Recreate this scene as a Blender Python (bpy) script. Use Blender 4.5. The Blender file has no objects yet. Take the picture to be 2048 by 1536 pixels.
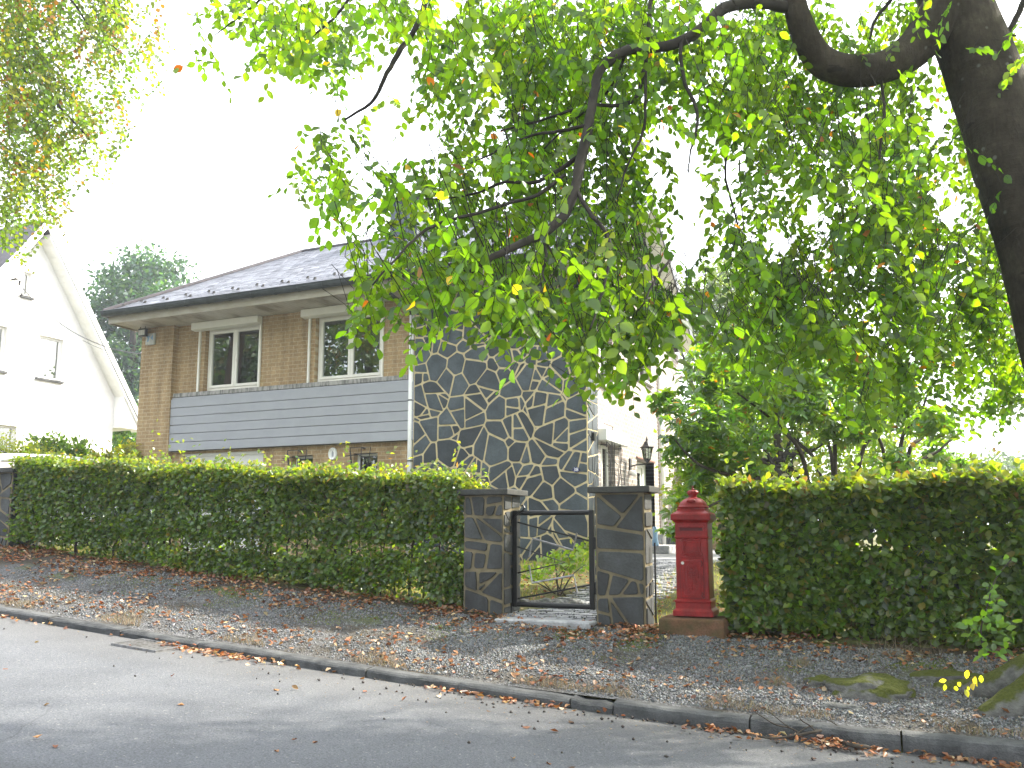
import bpy, bmesh, math, random
import numpy as np
from mathutils import Vector, Matrix, noise as mnoise

S = bpy.context.scene
C = S.collection
PI = math.pi
rng = np.random.default_rng(7)
random.seed(7)

# ------------------------------------------------------------------ camera
YAW, PITCH, EYE, FPX = math.radians(23.2), math.atan(222 / 1700.0), 1.5, 1700.0
cd = bpy.data.cameras.new('camera'); cam = bpy.data.objects.new('camera', cd); C.objects.link(cam)
cam.location = (0, 0, EYE); cam.rotation_euler = (PI / 2 + PITCH, 0, YAW)
cd.sensor_width = 36; cd.lens = FPX / 2048 * 36; cd.shift_y = 68 / 2048; cd.clip_end = 3000; cd.clip_start = .05
S.camera = cam
# ------------------------------------------------------------------ sky, sun, exposure
SUN_EL, SUN_AZ = math.radians(40), math.atan2(.70, .714)      # azimuth clockwise from +Y
w = bpy.data.worlds.new('World'); S.world = w; w.use_nodes = True
nt = w.node_tree; bg = nt.nodes['Background']
sky = nt.nodes.new('ShaderNodeTexSky'); sky.sky_type = 'NISHITA'; sky.sun_disc = False
sky.sun_elevation = SUN_EL; sky.sun_rotation = SUN_AZ; sky.dust_density = 6.0; sky.air_density = 1.0; sky.ozone_density = 1.0
hz = nt.nodes.new('ShaderNodeMixRGB'); hz.inputs[0].default_value = .68
hz.inputs[2].default_value = (8.0, 8.2, 8.6, 1)              # thin bright cloud veil over the blue
nt.links.new(sky.outputs[0], hz.inputs[1]); nt.links.new(hz.outputs[0], bg.inputs[0])
bg.inputs[1].default_value = .15
sl = bpy.data.lights.new('sun', 'SUN'); sl.energy = 4.4; sl.angle = math.radians(1.2); sl.color = (1, .93, .80)
so = bpy.data.objects.new('sun', sl); C.objects.link(so)
sd = Vector((math.sin(SUN_AZ) * math.cos(SUN_EL), math.cos(SUN_AZ) * math.cos(SUN_EL), math.sin(SUN_EL)))
so.rotation_euler = sd.to_track_quat('Z', 'Y').to_euler(); so.location = (20, 20, 30)
S.view_settings.view_transform = 'Standard'; S.view_settings.look = 'None'
S.view_settings.exposure = 1.9; S.view_settings.gamma = 1
S.cycles.max_bounces = 8; S.cycles.transparent_max_bounces = 8
S.cycles.sample_clamp_indirect = 6

# ------------------------------------------------------------------ helpers
def at(u, v, e):
    """world point seen at photo pixel (u,v) at forward distance e (used to lay out branches in depth)"""
    x = (u - 1024) / FPX; y = (836 - v) / FPX
    fw = math.cos(PITCH) - y * math.sin(PITCH); up = math.sin(PITCH) + y * math.cos(PITCH)
    k = e / fw
    return np.array([(x * math.cos(YAW) - fw * math.sin(YAW)) * k, (x * math.sin(YAW) + fw * math.cos(YAW)) * k, EYE + up * k])

def proj(P):
    P = np.asarray(P, float); r = P[..., 0] * math.cos(YAW) + P[..., 1] * math.sin(YAW)
    e = -P[..., 0] * math.sin(YAW) + P[..., 1] * math.cos(YAW); z = P[..., 2] - EYE
    c = e * math.cos(PITCH) + z * math.sin(PITCH); y = -e * math.sin(PITCH) + z * math.cos(PITCH)
    c = np.where(c < .05, .05, c)
    return 1024 + FPX * r / c, 836 - FPX * y / c, e

def tag(o, label=None, cat=None, group=None, kind=None):
    if label: o['label'] = label
    if cat: o['category'] = cat
    if group: o['group'] = group
    if kind: o['kind'] = kind
    return o

def thing(name, label, cat, loc=(0, 0, 0), rotz=0, group=None):
    o = bpy.data.objects.new(name, None); C.objects.link(o); o.location = loc; o.rotation_euler = (0, 0, rotz)
    o.empty_display_size = .2
    return tag(o, label, cat, group)

def root_of(o):
    while o.parent: o = o.parent
    return o

def link(name, me, m, parent=None, local=False, smooth=False):
    o = bpy.data.objects.new(name, me); C.objects.link(o)
    if m: me.materials.append(m)
    if parent:
        o.parent = parent
        if not local:
            L = root_of(parent).location
            me.transform(Matrix.Translation(-L))
    if smooth: me.shade_smooth()
    return o

class MB:
    def __init__(s): s.v = []; s.f = []
    def add(s, vs, fs):
        b = len(s.v); s.v += [tuple(map(float, p)) for p in vs]; s.f += [tuple(b + i for i in f) for f in fs]; return s
    def box(s, x0, x1, y0, y1, z0, z1):
        return s.add([(x0, y0, z0), (x1, y0, z0), (x1, y1, z0), (x0, y1, z0), (x0, y0, z1), (x1, y0, z1), (x1, y1, z1), (x0, y1, z1)],
                     [(0, 3, 2, 1), (4, 5, 6, 7), (0, 1, 5, 4), (1, 2, 6, 5), (2, 3, 7, 6), (3, 0, 4, 7)])
    def tube(s, pts, rad, n=8, cap=True, jit=0.):
        pts = [Vector(p) for p in pts]; N = len(pts)
        if not hasattr(rad, '__len__'): rad = [rad] * N
        up = None; rings = []
        for i, p in enumerate(pts):
            t = (pts[min(i + 1, N - 1)] - pts[max(i - 1, 0)]).normalized()
            if up is None: up = t.orthogonal().normalized()
            up = (up - t * up.dot(t)); up = up.normalized() if up.length > 1e-6 else t.orthogonal().normalized()
            b = t.cross(up); ring = []
            for k in range(n):
                a = 2 * PI * k / n; r = rad[i]
                if jit: r *= 1 + jit * mnoise.noise(Vector((p.x * 3 + math.cos(a) * 1.5, p.y * 3 + math.sin(a) * 1.5, p.z * 2.2)))
                ring.append(p + (up * math.cos(a) + b * math.sin(a)) * r)
            rings.append(ring)
        vs = [q for r in rings for q in r]
        fs = [(i * n + k, i * n + (k + 1) % n, (i + 1) * n + (k + 1) % n, (i + 1) * n + k) for i in range(N - 1) for k in range(n)]
        if cap: fs += [tuple(range(n - 1, -1, -1)), tuple((N - 1) * n + k for k in range(n))]
        return s.add(vs, fs)
    def rings(s, loops, cap=True):
        n = len(loops[0]); vs = [p for l in loops for p in l]; N = len(loops)
        fs = [(i * n + k, i * n + (k + 1) % n, (i + 1) * n + (k + 1) % n, (i + 1) * n + k) for i in range(N - 1) for k in range(n)]
        if cap: fs += [tuple(range(n - 1, -1, -1)), tuple((N - 1) * n + k for k in range(n))]
        return s.add(vs, fs)
    def prism(s, poly, ax, a0, a1):
        """poly: 2-D points in the plane across axis ax, extruded a0..a1"""
        def mk(p, q):
            return (q, p[0], p[1]) if ax == 'x' else (p[0], q, p[1]) if ax == 'y' else (p[0], p[1], q)
        n = len(poly); vs = [mk(p, a0) for p in poly] + [mk(p, a1) for p in poly]
        fs = [tuple(range(n)), tuple(range(2 * n - 1, n - 1, -1))] + [(k, n + k, n + (k + 1) % n, (k + 1) % n) for k in range(n)]
        return s.add(vs, fs)
    def build(s, name, m, parent=None, local=False, smooth=False, bevel=0, seg=1):
        me = bpy.data.meshes.new(name); me.from_pydata(s.v, [], s.f)
        bm = bmesh.new(); bm.from_mesh(me)
        bmesh.ops.recalc_face_normals(bm, faces=bm.faces[:])
        if bevel:
            ed = [e for e in bm.edges if len(e.link_faces) == 2 and e.calc_face_angle(0) > .6]
            bmesh.ops.bevel(bm, geom=ed, offset=bevel, segments=seg, affect='EDGES', profile=.5, clamp_overlap=True)
        bm.to_mesh(me); bm.free()
        return link(name, me, m, parent, local, smooth)

def fast_mesh(name, V, F, cols=None):
    """V (n,3) ; F list of (faces array (m,k))"""
    me = bpy.data.meshes.new(name); me.vertices.add(len(V)); me.vertices.foreach_set('co', np.asarray(V, np.float32).ravel())
    nl = sum(f.size for f in F); nf = sum(len(f) for f in F)
    me.loops.add(nl); me.polygons.add(nf)
    me.loops.foreach_set('vertex_index', np.concatenate([f.ravel() for f in F]).astype(np.int32))
    tot = np.concatenate([np.full(len(f), f.shape[1]) for f in F]); st = np.concatenate([[0], np.cumsum(tot)[:-1]])
    me.polygons.foreach_set('loop_start', st.astype(np.int32)); me.polygons.foreach_set('loop_total', tot.astype(np.int32))
    if cols is not None:
        a = me.attributes.new('Col', 'FLOAT_COLOR', 'POINT')
        c4 = np.ones((len(V), 4), np.float32); c4[:, :3] = cols; a.data.foreach_set('color', c4.ravel())
    me.update(calc_edges=True); me.validate()
    return me

def nrm(a):
    return a / np.maximum(np.linalg.norm(a, axis=-1, keepdims=True), 1e-9)

LEAF_BIG = np.array([(0, 0, 0), (.16, .30, .05), (.45, .50, .09), (.76, .34, .05), (1, 0, -.05), (.76, -.34, .05), (.45, -.50, .09), (.16, -.30, .05), (.5, 0, 0.02)])
FB = [np.array([(0, 1, 2, 8), (8, 2, 3, 4), (0, 8, 6, 7), (8, 4, 5, 6)])]
LEAF_SM = np.array([(0, 0, 0), (.4, .5, .08), (1, 0, -.04), (.4, -.5, .08)])
FS = [np.array([(0, 1, 2), (0, 2, 3)])]
LEAF_LONG = np.array([(0, 0, 0), (.3, .42, .06), (.65, .5, .08), (1, 0, -.12), (.65, -.5, .08), (.3, -.42, .06)])
FL = [np.array([(0, 1, 2, 3), (0, 3, 4, 5)])]

def leaves(name, P, D, N, L, W, col, m, parent, tmpl=LEAF_SM, F=FS):
    D = nrm(D); N = nrm(N - D * (N * D).sum(1, keepdims=True)); B = np.cross(N, D)
    L = np.broadcast_to(L, (len(P),)); W = np.broadcast_to(W, (len(P),)); n = len(tmpl)
    V = (P[:, None, :] + D[:, None, :] * (tmpl[None, :, 0:1] * L[:, None, None]) + B[:, None, :] * (tmpl[None, :, 1:2] * W[:, None, None])
         + N[:, None, :] * (tmpl[None, :, 2:3] * L[:, None, None]))
    off = (np.arange(len(P)) * n)
    FF = [(f[None] + off[:, None, None]).reshape(-1, f.shape[1]) for f in F]
    return link(name, fast_mesh(name, V.reshape(-1, 3), FF, np.repeat(col, n, 0)), m, parent)

def vnoise(P, sc, seed=0):
    """cheap smooth pseudo-noise in 0..1"""
    q = np.asarray(P) * sc + seed * 7.31
    a = np.sin(q[..., 0] * 1.7 + 1.3 * np.sin(q[..., 2] * 1.1 + seed)) + np.sin(q[..., 1] * 1.9 + 1.1 * np.sin(q[..., 0] * .9)) \
        + np.sin(q[..., 2] * 2.1 + 1.7 * np.sin(q[..., 1] * 1.3 + .5)) + .7 * np.sin(q[..., 0] * 3.7 + q[..., 2] * 3.1 + 2) 
    return np.clip(.5 + a / 6., 0, 1)

# ------------------------------------------------------------------ materials
def M(name):
    m = bpy.data.materials.new(name); m.use_nodes = True; return m, m.node_tree, m.node_tree.nodes['Principled BSDF']
def N_(nt, t, **k):
    n = nt.nodes.new(t)
    for a, b in k.items():
        if isinstance(a, str) and hasattr(n, a): setattr(n, a, b)
    return n
def pos(nt, sc=(1, 1, 1)):
    g = nt.nodes.new('ShaderNodeNewGeometry')
    if sc == (1, 1, 1): return g.outputs['Position']
    mp = nt.nodes.new('ShaderNodeVectorMath'); mp.operation = 'MULTIPLY'; mp.inputs[1].default_value = sc
    nt.links.new(g.outputs['Position'], mp.inputs[0]); return mp.outputs[0]
def noise_n(nt, vec, scale, detail=4, rough=.6):
    n = nt.nodes.new('ShaderNodeTexNoise'); n.inputs['Scale'].default_value = scale; n.inputs['Detail'].default_value = detail
    n.inputs['Roughness'].default_value = rough; nt.links.new(vec, n.inputs['Vector']); return n.outputs[0]
def ramp(nt, fac, stops):
    r = nt.nodes.new('ShaderNodeValToRGB'); e = r.color_ramp.elements
    while len(e) < len(stops): e.new(.5)
    for q, (p, c) in zip(e, stops):
        q.position = p; q.color = c if len(c) == 4 else (*c, 1)
    nt.links.new(fac, r.inputs[0]); return r.outputs[0]
def mixc(nt, fac, a, b, mode='MIX'):
    n = nt.nodes.new('ShaderNodeMixRGB'); n.blend_type = mode
    for i, x in ((0, fac), (1, a), (2, b)):
        if isinstance(x, (int, float)): n.inputs[i].default_value = x
        elif isinstance(x, tuple): n.inputs[i].default_value = x if len(x) == 4 else (*x, 1)
        else: nt.links.new(x, n.inputs[i])
    return n.outputs[0]
def bump(nt, bs, h, strength=.5, dist=.02):
    b = nt.nodes.new('ShaderNodeBump'); b.inputs['Strength'].default_value = strength; b.inputs['Distance'].default_value = dist
    nt.links.new(h, b.inputs['Height']); nt.links.new(b.outputs[0], bs.inputs['Normal'])

def surf(name, col, col2=None, rough=.7, scale=6, bstr=0, bdist=.01, spec=.3, metal=0, stretch=(1, 1, 1), lo=.35, hi=.65, fine=0, island=0):
    m, nt, b = M(name)
    b.inputs['Roughness'].default_value = rough; b.inputs['Specular IOR Level'].default_value = spec; b.inputs['Metallic'].default_value = metal
    v = pos(nt, stretch); n = noise_n(nt, v, scale)
    col2 = col2 or tuple(c * .78 for c in col)
    c = ramp(nt, n, [(lo, col2), (hi, col)])
    if fine:
        f = noise_n(nt, v, fine, 2)
        c = mixc(nt, .35, c, ramp(nt, f, [(.35, (.55, .55, .55)), (.65, (1.2, 1.2, 1.2))]), 'MULTIPLY')
    if island:
        g = nt.nodes.new('ShaderNodeNewGeometry'); c = mixc(nt, 1., c, ramp(nt, g.outputs['Random Per Island'], [(0, (1 - island,) * 3), (.5, (1, 1, 1)), (1, (1 + island, 1 + island * .95, 1 + island * .85))]), 'MULTIPLY')
    nt.links.new(c, b.inputs['Base Color'])
    if bstr: bump(nt, b, noise_n(nt, v, fine or scale * 5, 5), bstr, bdist)
    return m

def leafmat(name, trans=(1.9, 2.2, .45), tf=.5, gloss=.06, rough=.4):
    m = bpy.data.materials.new(name); m.use_nodes = True; nt = m.node_tree; nt.nodes.clear()
    o = nt.nodes.new('ShaderNodeOutputMaterial'); a = nt.nodes.new('ShaderNodeAttribute'); a.attribute_name = 'Col'
    d = nt.nodes.new('ShaderNodeBsdfDiffuse'); t = nt.nodes.new('ShaderNodeBsdfTranslucent'); g = nt.nodes.new('ShaderNodeBsdfGlossy')
    g.inputs['Roughness'].default_value = rough; g.inputs['Color'].default_value = (.9, .95, 1, 1)
    nt.links.new(a.outputs[0], d.inputs[0]); nt.links.new(mixc(nt, 1., a.outputs[0], trans, 'MULTIPLY'), t.inputs[0])
    m1 = nt.nodes.new('ShaderNodeMixShader'); m1.inputs[0].default_value = tf; nt.links.new(d.outputs[0], m1.inputs[1]); nt.links.new(t.outputs[0], m1.inputs[2])
    m2 = nt.nodes.new('ShaderNodeMixShader'); m2.inputs[0].default_value = gloss; nt.links.new(m1.outputs[0], m2.inputs[1]); nt.links.new(g.outputs[0], m2.inputs[2])
    nt.links.new(m2.outputs[0], o.inputs[0]); return m

def brick(name, ax, c1, c2, mortar, streak=True):
    m, nt, b = M(name); b.inputs['Roughness'].default_value = .85; b.inputs['Specular IOR Level'].default_value = .2
    g = nt.nodes.new('ShaderNodeNewGeometry'); sx = nt.nodes.new('ShaderNodeSeparateXYZ'); nt.links.new(g.outputs['Position'], sx.inputs[0])
    cx = nt.nodes.new('ShaderNodeCombineXYZ'); nt.links.new(sx.outputs['XYZ'.index(ax)], cx.inputs[0]); nt.links.new(sx.outputs[2], cx.inputs[1])
    t = nt.nodes.new('ShaderNodeTexBrick'); nt.links.new(cx.outputs[0], t.inputs['Vector'])
    t.inputs['Scale'].default_value = 1; t.inputs['Brick Width'].default_value = .215; t.inputs['Row Height'].default_value = .0805
    t.inputs['Mortar Size'].default_value = .0085; t.inputs['Mortar Smooth'].default_value = .2; t.inputs['Bias'].default_value = 0
    t.inputs['Color1'].default_value = (*c1, 1); t.inputs['Color2'].default_value = (*c2, 1); t.inputs['Mortar'].default_value = (*mortar, 1)
    n = noise_n(nt, pos(nt), 26, 3)
    c = mixc(nt, .5, t.outputs[0], ramp(nt, n, [(.3, (.62, .6, .58)), (.7, (1.2, 1.2, 1.2))]), 'MULTIPLY')
    n2 = noise_n(nt, pos(nt, (3.2, 3.2, .45)), 1.6, 4)                       # rain streaks
    c = mixc(nt, .7 if streak else .3, c, ramp(nt, n2, [(.36, (.62, .6, .58)), (.6, (1.08, 1.08, 1.08))]), 'MULTIPLY')
    nt.links.new(c, b.inputs['Base Color']); 
    inv = nt.nodes.new('ShaderNodeMath'); inv.operation = 'MULTIPLY_ADD'; inv.inputs[1].default_value = -1; inv.inputs[2].default_value = 1
    nt.links.new(t.outputs[1], inv.inputs[0]); bump(nt, b, inv.outputs[0], .7, .006)
    return m

# ground materials ------------------------------------------------
def road_mat():
    m, nt, b = M('asphalt'); b.inputs['Roughness'].default_value = .72; b.inputs['Specular IOR Level'].default_value = .35
    v = pos(nt); big = noise_n(nt, v, .9, 4); fine = noise_n(nt, v, 85, 4, .8)
    vo = nt.nodes.new('ShaderNodeTexVoronoi'); vo.inputs['Scale'].default_value = 95; nt.links.new(v, vo.inputs['Vector'])
    c = ramp(nt, big, [(.3, (.075, .080, .088)), (.7, (.102, .108, .117))])
    st = mixc(nt, .5, (0, 0, 0), vo.outputs['Color'])
    c = mixc(nt, .8, c, ramp(nt, fine, [(.32, (.25, .25, .25)), (.70, (1.95, 1.95, 2.0))]), 'MULTIPLY')
    sp = noise_n(nt, v, 42, 1); c = mixc(nt, ramp(nt, sp, [(.69, (0, 0, 0)), (.74, (1, 1, 1))]), c, (.21, .21, .205))
    sx = nt.nodes.new('ShaderNodeSeparateXYZ'); nt.links.new(v, sx.inputs[0])
    # longitudinal joint and a lighter strip of dust along the kerb
    wob = noise_n(nt, v, 2.5, 4); y = nt.nodes.new('ShaderNodeMath'); y.operation = 'MULTIPLY_ADD'; y.inputs[1].default_value = .22; nt.links.new(wob, y.inputs[0]); nt.links.new(sx.outputs[1], y.inputs[2])
    j = ramp(nt, mr(nt, y.outputs[0], 2.90, 3.16), [(.40, (0, 0, 0)), (.48, (1, 1, 1)), (.54, (1, 1, 1)), (.62, (0, 0, 0))])
    c = mixc(nt, j, c, (.018, .018, .018))
    j2 = ramp(nt, mr(nt, y.outputs[0], 2.0, 4.2), [(.38, (0, 0, 0)), (.47, (.55, .55, .55)), (.6, (0, 0, 0))]); c = mixc(nt, j2, c, (.045, .045, .045))
    d = ramp(nt, mr(nt, y.outputs[0], 4.9, 6.2), [(.2, (0, 0, 0)), (.9, (.5, .5, .5))])
    c = mixc(nt, d, c, mixc(nt, fine, (.055, .052, .047), (.125, .118, .108)))
    # hairline cracks
    wv = nt.nodes.new('ShaderNodeTexVoronoi'); wv.feature = 'DISTANCE_TO_EDGE'; wv.inputs['Scale'].default_value = .55
    nv = nt.nodes.new('ShaderNodeTexNoise'); nv.inputs['Scale'].default_value = 3; nt.links.new(v, nv.inputs['Vector'])
    nt.links.new(mixc(nt, .12, v, nv.outputs[1]), wv.inputs['Vector'])
    pm = noise_n(nt, v, .5, 2)
    cr = mixc(nt, 1., ramp(nt, wv.outputs['Distance'], [(.001, (1, 1, 1)), (.004, (0, 0, 0))]), ramp(nt, pm, [(.56, (0, 0, 0)), (.66, (.45, .45, .45))]), 'MULTIPLY')
    c = mixc(nt, cr, c, (.03, .03, .03))
    nt.links.new(c, b.inputs['Base Color']); bump(nt, b, fine, .9, .010); return m
def mr(nt, val, a, b_):
    n = nt.nodes.new('ShaderNodeMapRange'); n.inputs[1].default_value = a; n.inputs[2].default_value = b_; nt.links.new(val, n.inputs[0]); return n.outputs[0]

def verge_mat():
    m, nt, b = M('gravel_soil'); b.inputs['Roughness'].default_value = .95; b.inputs['Specular IOR Level'].default_value = .15
    v = pos(nt); vo = nt.nodes.new('ShaderNodeTexVoronoi'); vo.inputs['Scale'].default_value = 70; nt.links.new(v, vo.inputs['Vector'])
    sep = nt.nodes.new('ShaderNodeSeparateColor'); nt.links.new(vo.outputs['Color'], sep.inputs[0])
    c = ramp(nt, sep.outputs[0], [(0, (.04, .039, .037)), (.5, (.085, .086, .088)), (1, (.16, .16, .17))])
    n = noise_n(nt, v, 1.3, 5); c = mixc(nt, ramp(nt, n, [(.45, (0, 0, 0)), (.62, (.85, .85, .85))]), c, (.055, .045, .03))
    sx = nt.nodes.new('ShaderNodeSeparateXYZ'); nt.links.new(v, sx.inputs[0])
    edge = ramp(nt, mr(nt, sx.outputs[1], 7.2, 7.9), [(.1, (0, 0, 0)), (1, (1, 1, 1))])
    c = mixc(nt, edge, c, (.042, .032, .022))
    n2 = noise_n(nt, v, 2.2, 5); band = ramp(nt, mr(nt, sx.outputs[1], 6.9, 8.1), [(.1, (0, 0, 0)), (.45, (1, 1, 1)), (.8, (1, 1, 1)), (1, (.3, .3, .3))])
    mo = mixc(nt, 1., ramp(nt, n2, [(.53, (0, 0, 0)), (.62, (1, 1, 1))]), band, 'MULTIPLY')
    c = mixc(nt, mo, c, (.075, .095, .02))
    nt.links.new(c, b.inputs['Base Color']); bump(nt, b, vo.outputs['Distance'], .8, .012); return m

MT = {}
MT['asphalt'] = road_mat(); MT['verge'] = verge_mat()
MT['lawn'] = surf('lawn_soil', (.13, .13, .045), (.06, .055, .028), .95, 2.5, .6, .03, .1, fine=60)
MT['kerbstone'] = surf('kerb_bluestone', (.095, .098, .10), (.036, .038, .04), .85, 5, .8, .012, .25, fine=90)
MT['brick'] = brick('tan_brick', 'X', (.39, .275, .15), (.325, .225, .12), (.45, .365, .24))
MT['brick_side'] = brick('sunlit_brick_side', 'Y', (.31, .265, .235), (.265, .225, .20), (.52, .49, .46), False)  # greyer copy of the front brick, sunlit wash put into its colour
MT['slate'] = surf('blue_slate', (.054, .069, .080), (.030, .040, .048), .66, 4, .7, .008, .4, fine=38, island=.45)
MT['slate_pillar'] = surf('grey_slate', (.050, .055, .058), (.028, .030, .030), .7, 5, .6, .01, .4, fine=45, island=.35)
MT['mortar'] = surf('cream_mortar', (.54, .455, .28), (.43, .355, .21), .95, 9, .5, .006, .1)
MT['mortar_old'] = surf('weathered_mortar', (.215, .18, .115), (.12, .105, .07), .95, 5, .5, .006, .1)
MT['cap'] = surf('bluestone_cap', (.07, .07, .066), (.04, .042, .04), .85, 6, .5, .006, .2, fine=60)
MT['roof'] = surf('roof_slate', (.235, .245, .29), (.145, .152, .185), .36, 2.2, .3, .004, .6, fine=30, island=.4)
MT['roof2'] = surf('roof_tile_dark', (.06, .05, .055), (.03, .026, .03), .6, 5, .3, .004, .4)
MT['zinc'] = surf('zinc_gutter', (.052, .062, .066), (.032, .04, .043), .45, 5, 0, .01, .5, .4)
MT['fascia'] = surf('cream_fascia', (.36, .33, .27), (.28, .25, .19), .6, 3, stretch=(1, 1, 3))
def soffit_mat():
    m, nt, b = M('soffit_boards'); b.inputs['Roughness'].default_value = .75
    v = pos(nt); sx = nt.nodes.new('ShaderNodeSeparateXYZ'); nt.links.new(v, sx.inputs[0])
    fr = nt.nodes.new('ShaderNodeMath'); fr.operation = 'FRACT'; mu = nt.nodes.new('ShaderNodeMath'); mu.operation = 'MULTIPLY'; mu.inputs[1].default_value = 10.5
    nt.links.new(sx.outputs[0], mu.inputs[0]); nt.links.new(mu.outputs[0], fr.inputs[0])
    c = ramp(nt, noise_n(nt, pos(nt, (1, .5, 1)), 2.2, 5), [(.33, (.25, .215, .17)), (.5, (.47, .43, .38)), (.7, (.56, .53, .49))])
    st = noise_n(nt, pos(nt, (14, .8, 1)), 1, 5, .7); pm = noise_n(nt, v, .8, 2)
    k = mixc(nt, 1., ramp(nt, st, [(.55, (0, 0, 0)), (.66, (1, 1, 1))]), ramp(nt, pm, [(.5, (0, 0, 0)), (.6, (.8, .8, .8))]), 'MULTIPLY'); c = mixc(nt, k, c, (.13, .10, .075))
    c = mixc(nt, ramp(nt, fr.outputs[0], [(.0, (1, 1, 1)), (.07, (0, 0, 0))]), c, (.14, .12, .10))
    nt.links.new(c, b.inputs['Base Color']); bump(nt, b, fr.outputs[0], .3, .004); return m
MT['soffit'] = soffit_mat()
MT['pvc'] = surf('cream_pvc', (.76, .74, .68), (.68, .66, .60), .35, 2, 0, .01, .45)
MT['white'] = surf('white_paint', (.80, .80, .78), (.70, .70, .68), .5, 2, 0)
MT['render'] = surf('white_render', (.80, .79, .77), (.72, .71, .69), .85, 3, .3, .004, .2)
MT['siding'] = surf('grey_siding', (.315, .325, .35), (.29, .30, .325), .6, 3, .15, .002, .35)
MT['sill'] = surf('concrete_sill', (.34, .33, .31), (.13, .128, .12), .9, 7, .4, .004, .2, stretch=(2.5, 1, .6), lo=.36, hi=.58)
MT['black'] = surf('black_steel', (.006, .007, .007), (.005, .005, .005), .4, 8, 0, .01, .3)
MT['rod'] = surf('silver_steel', (.30, .30, .31), (.16, .16, .16), .35, 20, 0, .01, .6, .7)  # on the gate rods it is painted sunlight; drain and rims use it too
MT['iron'] = surf('wrought_iron', (.02, .02, .022), (.012, .012, .013), .5, 9, 0, .01, .4)
MT['red'] = surf('red_cast_iron', (.25, .010, .010), (.15, .007, .007), .42, 7, .25, .003, .28, fine=60)
MT['reddark'] = surf('red_cast_iron_dark', (.10, .008, .010), (.06, .006, .008), .5, 9, 0)
MT['brass'] = surf('chrome_lock', (.5, .48, .44), (.3, .28, .26), .3, 30, 0, .01, .5, .9)
MT['plinth'] = surf('mossy_red_stone', (.17, .085, .055), (.075, .062, .03), .92, 4.5, .8, .01, .15, fine=60)
def bark_mat():
    m, nt, b = M('beech_bark'); b.inputs['Roughness'].default_value = .92; b.inputs['Specular IOR Level'].default_value = .15
    v = pos(nt); vs = pos(nt, (1.6, 1.6, .55)); n1 = noise_n(nt, v, 3.2, 6, .65); n2 = noise_n(nt, vs, 22, 6, .7); n3 = noise_n(nt, pos(nt, (.7, .7, 3)), 5, 5, .7)
    c = ramp(nt, n1, [(.3, (.016, .0135, .010)), (.55, (.042, .034, .025)), (.75, (.078, .066, .050))]); c = mixc(nt, .6, c, ramp(nt, n2, [(.3, (.4, .4, .4)), (.7, (1.4, 1.4, 1.4))]), 'MULTIPLY')
    c = mixc(nt, ramp(nt, n3, [(.63, (0, 0, 0)), (.68, (.8, .8, .8))]), c, (.012, .010, .008))
    vo = nt.nodes.new('ShaderNodeTexVoronoi'); vo.inputs['Scale'].default_value = 7; nt.links.new(v, vo.inputs['Vector']); c = mixc(nt, ramp(nt, vo.outputs['Distance'], [(.08, (.55, .55, .55)), (.14, (0, 0, 0))]), c, (.16, .165, .15))
    nt.links.new(c, b.inputs['Base Color']); bump(nt, b, mixc(nt, .5, n2, n3), .9, .03); return m
MT['bark'] = bark_mat()
MT['twig'] = surf('twig_bark', (.03, .025, .02), (.016, .013, .011), .9, 10)
MT['stem'] = surf('hedge_stem', (.06, .048, .036), (.03, .025, .02), .9, 10)
MT['leaf'] = leafmat('beech_leaf', (4.2, 3.8, .4), .75, .03)
MT['hedge'] = leafmat('hedge_leaf', (2.6, 2.6, .5), .5, .04)
MT['rhodo'] = leafmat('rhododendron_leaf', (3.0, 3.1, .45), .5, .07, .35)
MT['far'] = leafmat('far_leaf', (2.4, 2.6, .6), .5, .03)
MT['dead'] = leafmat('dead_leaf', (1.3, 1.0, .7), .2, .05, .5)
MT['pebble'] = leafmat('pebble', (0, 0, 0), 0.0, .04, .5)
MT['carpaint'] = surf('silver_car_paint', (.62, .65, .67), (.60, .63, .65), .25, 2, 0, .01, .6, .25)
MT['rubber'] = surf('rubber', (.02, .02, .02), None, .8, 5)
MT['curtain'] = surf('net_curtain', (.55, .55, .52), (.40, .40, .38), .9, 9, 0, stretch=(3, 3, .1))
MT['blueplate'] = surf('blue_enamel', (.012, .018, .11), (.010, .015, .09), .25, 4)
MT['paver'] = surf('pale_pavers', (.30, .305, .32), (.18, .185, .195), .7, 7, .4, .006, .4, fine=40, island=.25)
MT['joint'] = surf('paver_joint', (.07, .065, .055), (.045, .042, .034), .95, 8)
MT['rock'] = surf('grey_rock', (.17, .17, .165), (.085, .085, .082), .9, 6, .9, .02, .2, fine=40)
MT['palebl'] = surf('pale_blue_glaze', (.25, .38, .55), (.16, .28, .42), .3, 18)
MT['tilebrown'] = surf('brown_tile', (.22, .10, .07), (.14, .07, .05), .7, 6)
MT['gdoor'] = surf('white_garage_door', (.72, .71, .68), (.64, .63, .60), .5, 2, .3, .004, .3, stretch=(.3, .3, 6))
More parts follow.
